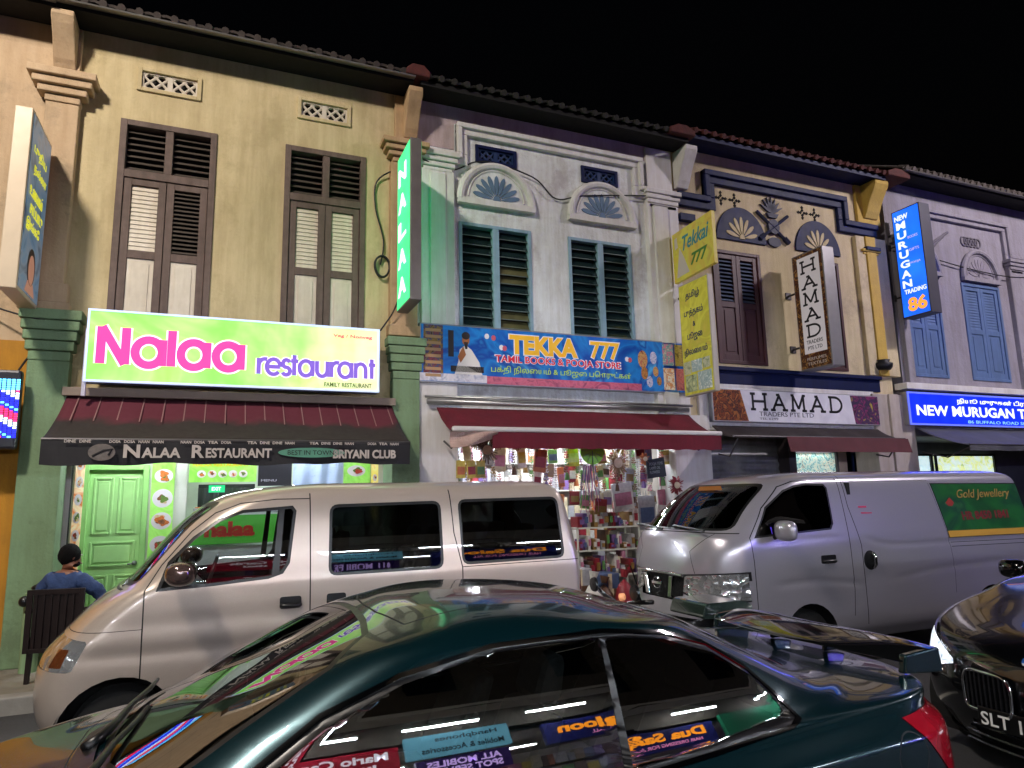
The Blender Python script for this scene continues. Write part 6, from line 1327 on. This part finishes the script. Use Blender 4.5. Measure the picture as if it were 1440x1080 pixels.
t=thing('round_fan','bright lime green round fan hanging under the crimson valance','fan',(5.0,8.9,2.4)); b=MB(); b.prism([(5.02+.2*math.cos(q),2.42+.2*math.sin(q)) for q in np.linspace(0,6.283,33)[:-1]],8.89,8.9); b.build('disc',mat('lime_disc','#7fd02a',.4),t)
b=MB()
for q in range(12): a=q*math.pi/6; b.tube([(5.02+.04*math.cos(a),8.885,2.42+.04*math.sin(a)),(5.02+.19*math.cos(a),8.885,2.42+.19*math.sin(a))],.004,5)
b.tube([(5.02,8.885,2.42),(5.02,8.885,2.1)],.01,6); b.build('ribs',cm('green'),t)
t=thing('price_slate','small dark slate with chalk lines hanging at the right of the book store','slate',(6.1,8.85,2.05)); b=MB(); b.prism([(5.93,2.0),(6.27,2.04),(6.24,2.33),(5.92,2.28)],8.84,8.86); b.build('slate',mat('slate','#1e2a30',.6),t,bevel=.004); lettering('POOJA ITEMS\nLAMPS OIL\nFLOWERS',mat('chalk','#8f9a9a',.8),t,(5.97,8.838,2.07),(.994,0,.1),EZ,.24,.17,.003)
def wreath(x,z,r,c,label,y=8.86):
    t=thing('wreath',label,'wreath',(x,y,z)); b=MB()
    for k in range(26):
        a=k*6.283/26; rr=r*(1+.25*(k%3-1)*.5); b.prism([(x+rr*.35*math.cos(a-.1),z+rr*.35*math.sin(a-.1)),(x+rr*math.cos(a-.05),z+rr*math.sin(a-.05)),(x+rr*1.1*math.cos(a),z+rr*1.1*math.sin(a)),(x+rr*.35*math.cos(a+.15),z+rr*.35*math.sin(a+.15))],y-.01*(k%3),y+.02)
    b.build('leaves',cm(c),t); b=MB(); b.prism([(x+r*.42*math.cos(q),z+r*.42*math.sin(q)) for q in np.linspace(0,6.283,17)[:-1]],y-.035,y-.02); b.build('centre',cm('cream'),t)
wreath(5.42,2.24,.17,'gold','gold leaf sunburst ornament with a cream centre right of the lime fan'); wreath(5.9,2.3,.08,'orange','small orange rosette left of the slate'); wreath(6.45,1.9,.12,'red','red tinsel rosette below the slate'); wreath(3.35,2.42,.16,'brown','brown dried leaf ornament at the left end of the store front')
t=thing('streamer','purple and pink paper streamer bunch below the lime fan','streamer',(4.95,8.9,1.6)); b=MB()
for k in range(16):
    b.m=k%3; x=4.86+.012*k; b.grid(lambda u,v:(x+.06*(u-.5)*0+.012*u+(k-8)*.012*v+.01*math.sin(v*9+k),8.88+.015*math.sin(v*7+k),2.2-(.5+.2*math.sin(k*2.1))*v),1,10)
b.build('ribbons',[cm('purple'),cm('pink'),cm('white')],t,solid=.002)
for k in range(22):
    x=3.0+3.4*k/21; c=['white','cream','brown','white','gold','red','white','cream','green','silver','pink'][k%11]; c2=['cream','white','gold','red','white','brown','silver'][k%7]
    garland(x+.05*math.sin(k*5),9.42+.06*(k%3),2.62-.04*(k%4),.45+.55*rnd.random(),c,c2,f"{c} and {c2} strand, {ORD[k]} from the left in the book store's rear row")
# hanging cloth and calendar sheets
for k,(x,z,w_,h_,c,c2,lb) in enumerate(((5.55,1.95,.36,.42,'white','pink','large white calendar sheet with a pink block below the gold sunburst'),(5.98,1.75,.3,.5,'silver','blue','grey glossy book bag with a blue label under the slate'),(6.3,1.6,.22,.3,'white','red','white packet with a red label near the windscreen of the silver van'),(5.2,1.72,.2,.3,'red','gold','red and gold packet above the white shelf'),(5.35,1.5,.16,.24,'red','white','small red bag with white print above the white shelf'))):
    packet(x,9.0,z,w_,h_,c,c2,lb)
for k in range(24):
    x=4.25+2.2*(k%12)/11+.04*math.sin(k*3); z=(2.25,1.85)[k//12]-.12*rnd.random(); c=['white','cream','white','red','silver','gold','white','pink','green','white','orange','cream'][(k*5)%12]; c2=['red','gold','pink','white','purple','green','brown'][k%7]
    packet(x,9.15+.03*(k%4),z,.10+.08*rnd.random(),.16+.14*rnd.random(),c,c2,f"{c} packet with {c2} print, {ORD[k%12]} from the left in the {('upper','lower')[k//12]} packet row")
# shelf unit with boxes, and things on the floor between the two vans
t=thing('shelf_unit','white wire shelf of small boxes in front of the book store','shelf',(5.3,9.0,.145))
b=MB()
for z in (.62,.98,1.3): b.box(4.7,5.75,8.85,9.25,z,z+.02)
for x in (4.7,5.73): b.box(x,x+.02,8.85,8.87,.145,1.32); b.box(x,x+.02,9.23,9.25,.145,1.32)
b.build('frame',shopw,t)
k=0
for z,n in ((.64,12),(1.0,14),(1.32,12)):
    for j in range(n):
        c=['white','pink','white','cream','red','white','silver','white','gold','white','purple','white','brown','white'][(k*5+j)%14]; c2=['red','pink','purple','gold','white','blue','green'][(k*3+1)%7]; x=4.74+1.0*(j+.5)/n+rnd.uniform(-.012,.012); w_=rnd.uniform(.6,1.05)/n; h_=rnd.choice([.08,.12,.15,.2,.24,.27])
        o=thing('box',f"small {c} box with {c2} label, {ORD[j]} from the left on the {['lowest','middle','top'][[.64,1.0,1.32].index(z)]} wire shelf",'box',(x,9.0,z),'boxes on the wire shelf'); b=MB(); b.box(x-w_/2,x+w_/2,8.87+.06*rnd.random(),9.15,z,z+h_); b.build('carton',cm(c),o,bevel=.004); b=MB(); b.box(x-w_*.35,x+w_*.35,8.862,8.88,z+h_*.3,z+h_*.75); b.build('label',cm(c2),o); k+=1
def sack(x,y,z,w_,h_,c,label):
    o=thing('sack',label,'sack',(x,y,z),'sacks and bags on the walkway'); b=MB(); b.grid(lambda u,v:(x+w_*(1-.25*v)*(.5+.06*math.sin(9*v+3*u))*math.cos(6.283*u)*(math.sin(math.pi*min(1,v*.9+.25))**.5),y+.8*w_*.5*math.sin(6.283*u)*(math.sin(math.pi*min(1,v*.9+.25))**.5),z+h_*v),18,8); b.build('cloth',cm(c),o,smooth=True); b=MB(); b.tube([(x,y,z+h_*.9),(x+.02,y,z+h_*1.08)],[.04,.07],8); b.build('neck',cm(c),o)
for k,(x,y,c,lb) in enumerate(((4.35,8.35,'green','dark green sack beside the tail light of the beige van'),(4.62,8.3,'white','white sack on the walkway between the vans'),(4.85,8.42,'brown','brown sack on the walkway between the vans, left of the red one'),(5.1,8.3,'red','red sack on the walkway by the front of the silver van'))): sack(x,y,PZ,.34,.5+.08*(k%2),c,lb)
for k,(x,y,z,w_,h_,c,lb) in enumerate(((4.5,8.7,.145,.45,.42,'brown','brown cardboard carton at the foot of the wire shelf, left one'),(5.0,8.65,.145,.5,.36,'brown','brown cardboard carton at the foot of the wire shelf, right one'),(4.55,8.7,.565,.36,.22,'silver','grey carton stacked on the left brown carton'),(4.98,8.65,.505,.3,.2,'blue','blue carton stacked on the right brown carton'))):
    o=thing('carton',lb,'box',(x,y,z),'cartons on the walkway'); b=MB(); b.box(x-w_/2,x+w_/2,y-.18,y+.18,z,z+h_); b.build('board',cm(c),o,bevel=.008); b=MB(); b.box(x-.03,x+.03,y-.183,y-.18,z,z+h_); b.build('tape',cm('cream'),o)
# lit stock on the back shelves (mass of small goods)
t=thing('display_rack','bright back rack packed with small goods inside the book store','rack',(4.7,10.4,.145))
b=MB()
for z in (.5,.95,1.4,1.85,2.3): b.box(2.9,6.5,10.25,10.58,z,z+.02)
b.build('shelves',shopw,t)
b=MB(); mm=[cm(c) for c in cols]
for z in (.52,.97,1.42,1.87,2.32):
    x=2.95
    while x<6.4:
        w_=rnd.uniform(.06,.16); h_=rnd.uniform(.15,.36); b.m=rnd.choice([0,1,4,5,6,6,6,6,6,6,8,8,8,7,9,11,11,11,3]); b.box(x,x+w_*.92,10.27,10.5,z,z+h_); x+=w_
st_=b.build('stock',mm,t); st_['kind']='stuff'
t=thing('bunting','brown dried leaf toran strung over the left part of the book store','bunting',(3.6,8.95,2.55)); b=MB()
for k in range(60):
    x=2.85+1.9*k/60; z=2.62-.05*math.sin(k*.21*3.1)-.03*math.sin(math.pi*k/60); b.prism([(x-.02,z),(x+.02,z),(x+.012,z-.10-.05*rnd.random()),(x-.008,z-.13)],8.93+.02*rnd.random(),8.95)
b.tube([(2.85,8.94,2.62),(3.8,8.94,2.58),(4.75,8.94,2.6)],.01,6); b.build('leaves',mat('dried_leaf','#8a6a4a',.8,var=.4,scale=30),t)
for k,(x,c) in enumerate(((2.98,'yellow'),(3.12,'yellow'),(3.26,'yellow'))): packet(x,8.88,2.28,.13,.24,c,['orange','red','green'][k],f"yellow packet with {['an orange','a red','a green'][k]} patch in the row above the roof of the beige van")
# ---- trader shop and blue shop, dim interiors
tube_light(9.9,9.4,2.5,1.0,'dim fluorescent tube inside the trader shop',es=20)
t=thing('shop_window','lit shop window with small bottles under the maroon valance','window',(9.9,9.55,1.9)); b=MB(); b.box(9.35,10.5,9.5,9.55,1.95,2.45); b.build('lit_pane',panel('bottle_shelf',['#2a3a4a','#8fc0b8','#d8d8c0','#3a6a6a'],.5,9),t); b=MB(); rect_frame(b,9.3,10.55,1.9,2.5,.05,9.46,9.5); b.build('frame',mat('dark_post','#3a3436',.6),t)
for k,(x,w_,cs,lb) in enumerate(((12.4,.9,['#20284a','#3a4a8a','#2a2a5a'],'dim blue shop window, leftmost under the grey canopy'),(13.75,.8,['#9fd0d8','#e0f4f4','#b0dce0'],'bright pale cyan shop window, middle one under the grey canopy'),(15.3,1.9,['#9fc08a','#e8f0a0','#d0ecec','#f0f4f0'],'bright yellow-green shop window, rightmost under the grey canopy'))):
    t=thing('shop_window',lb,'window',(x,10.3,1.4)); b=MB(); b.box(x-w_/2,x+w_/2,10.3,10.35,1.3,2.45); b.build('lit_pane',panel('win_'+lb[:12],cs,.25 if k==0 else .95,5),t); b=MB(); rect_frame(b,x-w_/2-.05,x+w_/2+.05,1.25,2.5,.05,10.26,10.3); b.build('frame',black_pl,t)
# ================================================================ cables on the walls
cab=mat('black_cable','#15151a',.6)
def cable(label,pts,r=.011):
    t=MB(); P=[Vector(p) for p in pts]; Q=[]
    for i in range(len(P)-1):
        p0,p1,p2,p3=P[max(i-1,0)],P[i],P[i+1],P[min(i+2,len(P)-1)]
        for k in range(6):
            s=k/6; Q.append(.5*((2*p1)+(p2-p0)*s+(2*p0-5*p1+4*p2-p3)*s*s+(3*p1-p0-3*p2+p3)*s**3))
    Q.append(P[-1]); t.tube(Q,r,6); o=t.build('cable',cab,smooth=True); return tag(o,label,'cable','cables on the house walls')
cable('black cable sagging across the fan reliefs of the white house',[(2.45,8.86,6.55),(2.9,8.95,6.5),(3.4,8.93,6.72),(4.2,8.93,6.6),(4.6,8.95,6.32),(5.1,8.95,6.45),(6.2,8.9,6.6),(6.9,8.85,6.65)])
cable('thin cable running down the apricot pilaster beside the lit green sign',[(2.3,8.86,6.45),(1.85,8.96,6.2),(1.8,8.97,5.8),(1.92,8.97,5.3),(1.88,8.97,4.95)])
o=cable('loop of coiled cable hung on the yellow wall right of the second window',[(1.9+.1*math.cos(a)*(1+.05*math.sin(3*a)),8.965-.002*a,4.92+.15*math.sin(a)) for a in np.linspace(0,18,40)],.014)
cable('cable falling from the green sign to the restaurant signboard',[(2.1,8.7,4.5),(2.02,8.8,4.25),(1.85,8.8,3.98)])
cable('slack cable along the right-hand grey house',[(11.9,8.9,6.35),(13,8.93,6.35),(14.2,8.93,6.25),(15.4,8.9,6.2),(16.4,8.9,6.3)])
cable('cable bundle along the green capital at the left',[(-2.5,8.9,4.0),(-2.1,8.78,3.86),(-1.7,8.8,3.8)])
# ================================================================ the row behind the camera, seen in the paintwork and windows
O=thing('shophouse','pale shophouse row across the road, seen only as reflections','shophouse',(2,-3.4,0))
b=MB(); wall_cells(b,-9,15,3.0,8,[(x,x+1.1,4.2,6.2) for x in (-7,-4,-1,2,5,8,11)],-3.9,-3.6); b.build('wall',mat('pale_far_plaster','#4c463c',.85,var=.15),O)
for x in (-9,-3.1,2.6,8.4,14): 
    b=MB(); b.box(x-.25,x+.25,-3.9,-3.4,0,3); b.build('pier',mat('pale_far_plaster','#4c463c',.85),O)
b=MB(); b.box(-9,15,-6.6,-6.5,0,3); b.box(-9,15,-6.6,-3.9,2.95,3.0); b.build('shop_interior',mat('far_shop_wall','#b0a898',.7,var=.3,scale=2),O)
def far_sign(name,label,x0,x1,z0,z1,y,m,items,tilt=0):
    t=thing(name,label,'sign',((x0+x1)/2,y,z0),'signs across the road'); b=MB(); b.box(x0,x1,y-.1,y,z0,z1); b.build('board',m,t)
    for s,a,z,wd,ht,mm,bo in items: lettering(s,mm,t,(x0+a,y+.002,z),(-1,0,0),EZ,wd,ht,.004,bold=bo) if False else lettering(s,mm,t,(x1-a,y+.002,z),(-1,0,0),EZ,wd,ht,.004,bold=bo)
    return t
orl=glow('far_orange_letters','#ff9a20',5); pkl=glow('far_pink_letters','#ff9ad0',3); whl=glow('far_white_letters','#f4f4ff',3.5); dkl=mat('far_dark_letters','#1c3a4a',.5)
far_sign('signboard','navy board with orange salon lettering across the road',4.1,7.0,2.3,2.82,-3.3,glow('far_navy','#1a2060',1.0),[('Dua Saloon',.25,2.52,2.4,.24,orl,.04),('HAIR DRESSING FOR ALL',.4,2.37,1.6,.085,pkl,.02)])
far_sign('signboard','crimson mobile shop board across the road',-.2,1.75,2.35,2.85,-3.3,glow('far_crimson','#a01830',1.6),[('Mario Cards',.15,2.6,1.4,.18,whl,.03),('just dial',.3,2.42,1.0,.12,whl,.03)])
far_sign('signboard','pale blue accessories board across the road',1.85,3.5,2.5,3.0,-3.3,glow('far_pale_blue','#7ac4dc',1.8),[('Handphones',.2,2.8,1.0,.13,dkl,.02),('Mobiles & Accessories',.12,2.58,1.3,.13,dkl,.02)])
far_sign('signboard','violet LED board for mobile repairs across the road',1.95,3.4,2.0,2.42,-3.25,glow('far_violet','#3a2468',1.0),[('ALL MOBILES',.15,2.23,1.15,.14,glow('far_lilac','#d8b8ff',3.5),.03),('SPOT SERVICE',.15,2.06,1.15,.14,glow('far_lilac','#d8b8ff',3.5),.03)])
far_sign('signboard','green and white grocery board across the road',7.3,9.2,2.3,2.95,-3.3,glow('far_green','#1a6a4a',1.0),[])
far_sign('signboard','purple lit board added across the road to tint the silver van',9.6,13.2,2.3,3.05,-3.3,glow('far_purple','#6a4cf0',13),[])  # board added to throw purple light on the silver van's side
for k,(x,es) in enumerate(((-6,300),(-3.4,400),(-1.3,430),(.6,430),(2.4,420),(4.4,420),(6.6,420),(9.0,400),(11.6,360))): tube_light(x,-3.12,3.12,1.2,f'long white tube over the shop across the road, {ORD[k]} from the left in its row',es=es,group='tubes across the road')
for k,x in enumerate((-.8,1.6,4.2,7.4,10.4)): tube_light(x,-5.0,2.8,1.2,f'white tube deep inside the shop across the road, {ORD[k]} from the left',es=170,group='tubes across the road')
t=thing('display_rack','long rack of mixed goods along the back wall across the road','rack',(4,-6.3,0)); b=MB(); mm=[cm(c) for c in cols]
for z in (.3,.8,1.3,1.8,2.3):
    x=-3.0
    while x<12: w_=rnd.uniform(.12,.4); b.m=rnd.randrange(12); b.box(x,x+w_*.9,-6.4,-6.2,z,z+rnd.uniform(.25,.44)); x+=w_
q=b.build('stock',mm,t); q['kind']='stuff'
t=thing('awning','long white canvas canopy lit from below across the road','awning',(4,-3.4,3.3)); b=MB(); b.grid(lambda u,v:(-8+22*u,-3.55+.75*v,3.75-.42*v-.03*math.sin(u*60)*v),80,4); b.build('canopy',mat('white_canvas','#cfcfc8',.8,var=.1),t,solid=.01)
b=MB(); b.grid(lambda u,v:(-8+22*u,-2.8+.01*math.sin(u*90),3.33-.16*v),80,2); b.build('valance',mat('white_canvas','#cfcfc8',.8),t,solid=.006)
t=thing('phone_case_stand','bright glass phone stand across the road','stand',(.3,-4.3,0)); b=MB(); b.box(-.5,1.3,-4.6,-4.2,0,1.1); b.build('case',shopw,t); b=MB()
for k in range(24): b.m=k%5; b.box(-.45+.07*k,-.40+.07*k,-4.19,-4.18,1.15+.1*(k%3),1.25+.1*(k%3)+.1)
b.m=5; b.box(-.5,1.3,-4.6,-4.2,1.1,1.12); b.build('stock',[cm('pink'),cm('blue'),cm('white'),cm('green'),cm('orange'),glow('case_light','#dfeaff',1.5)],t)
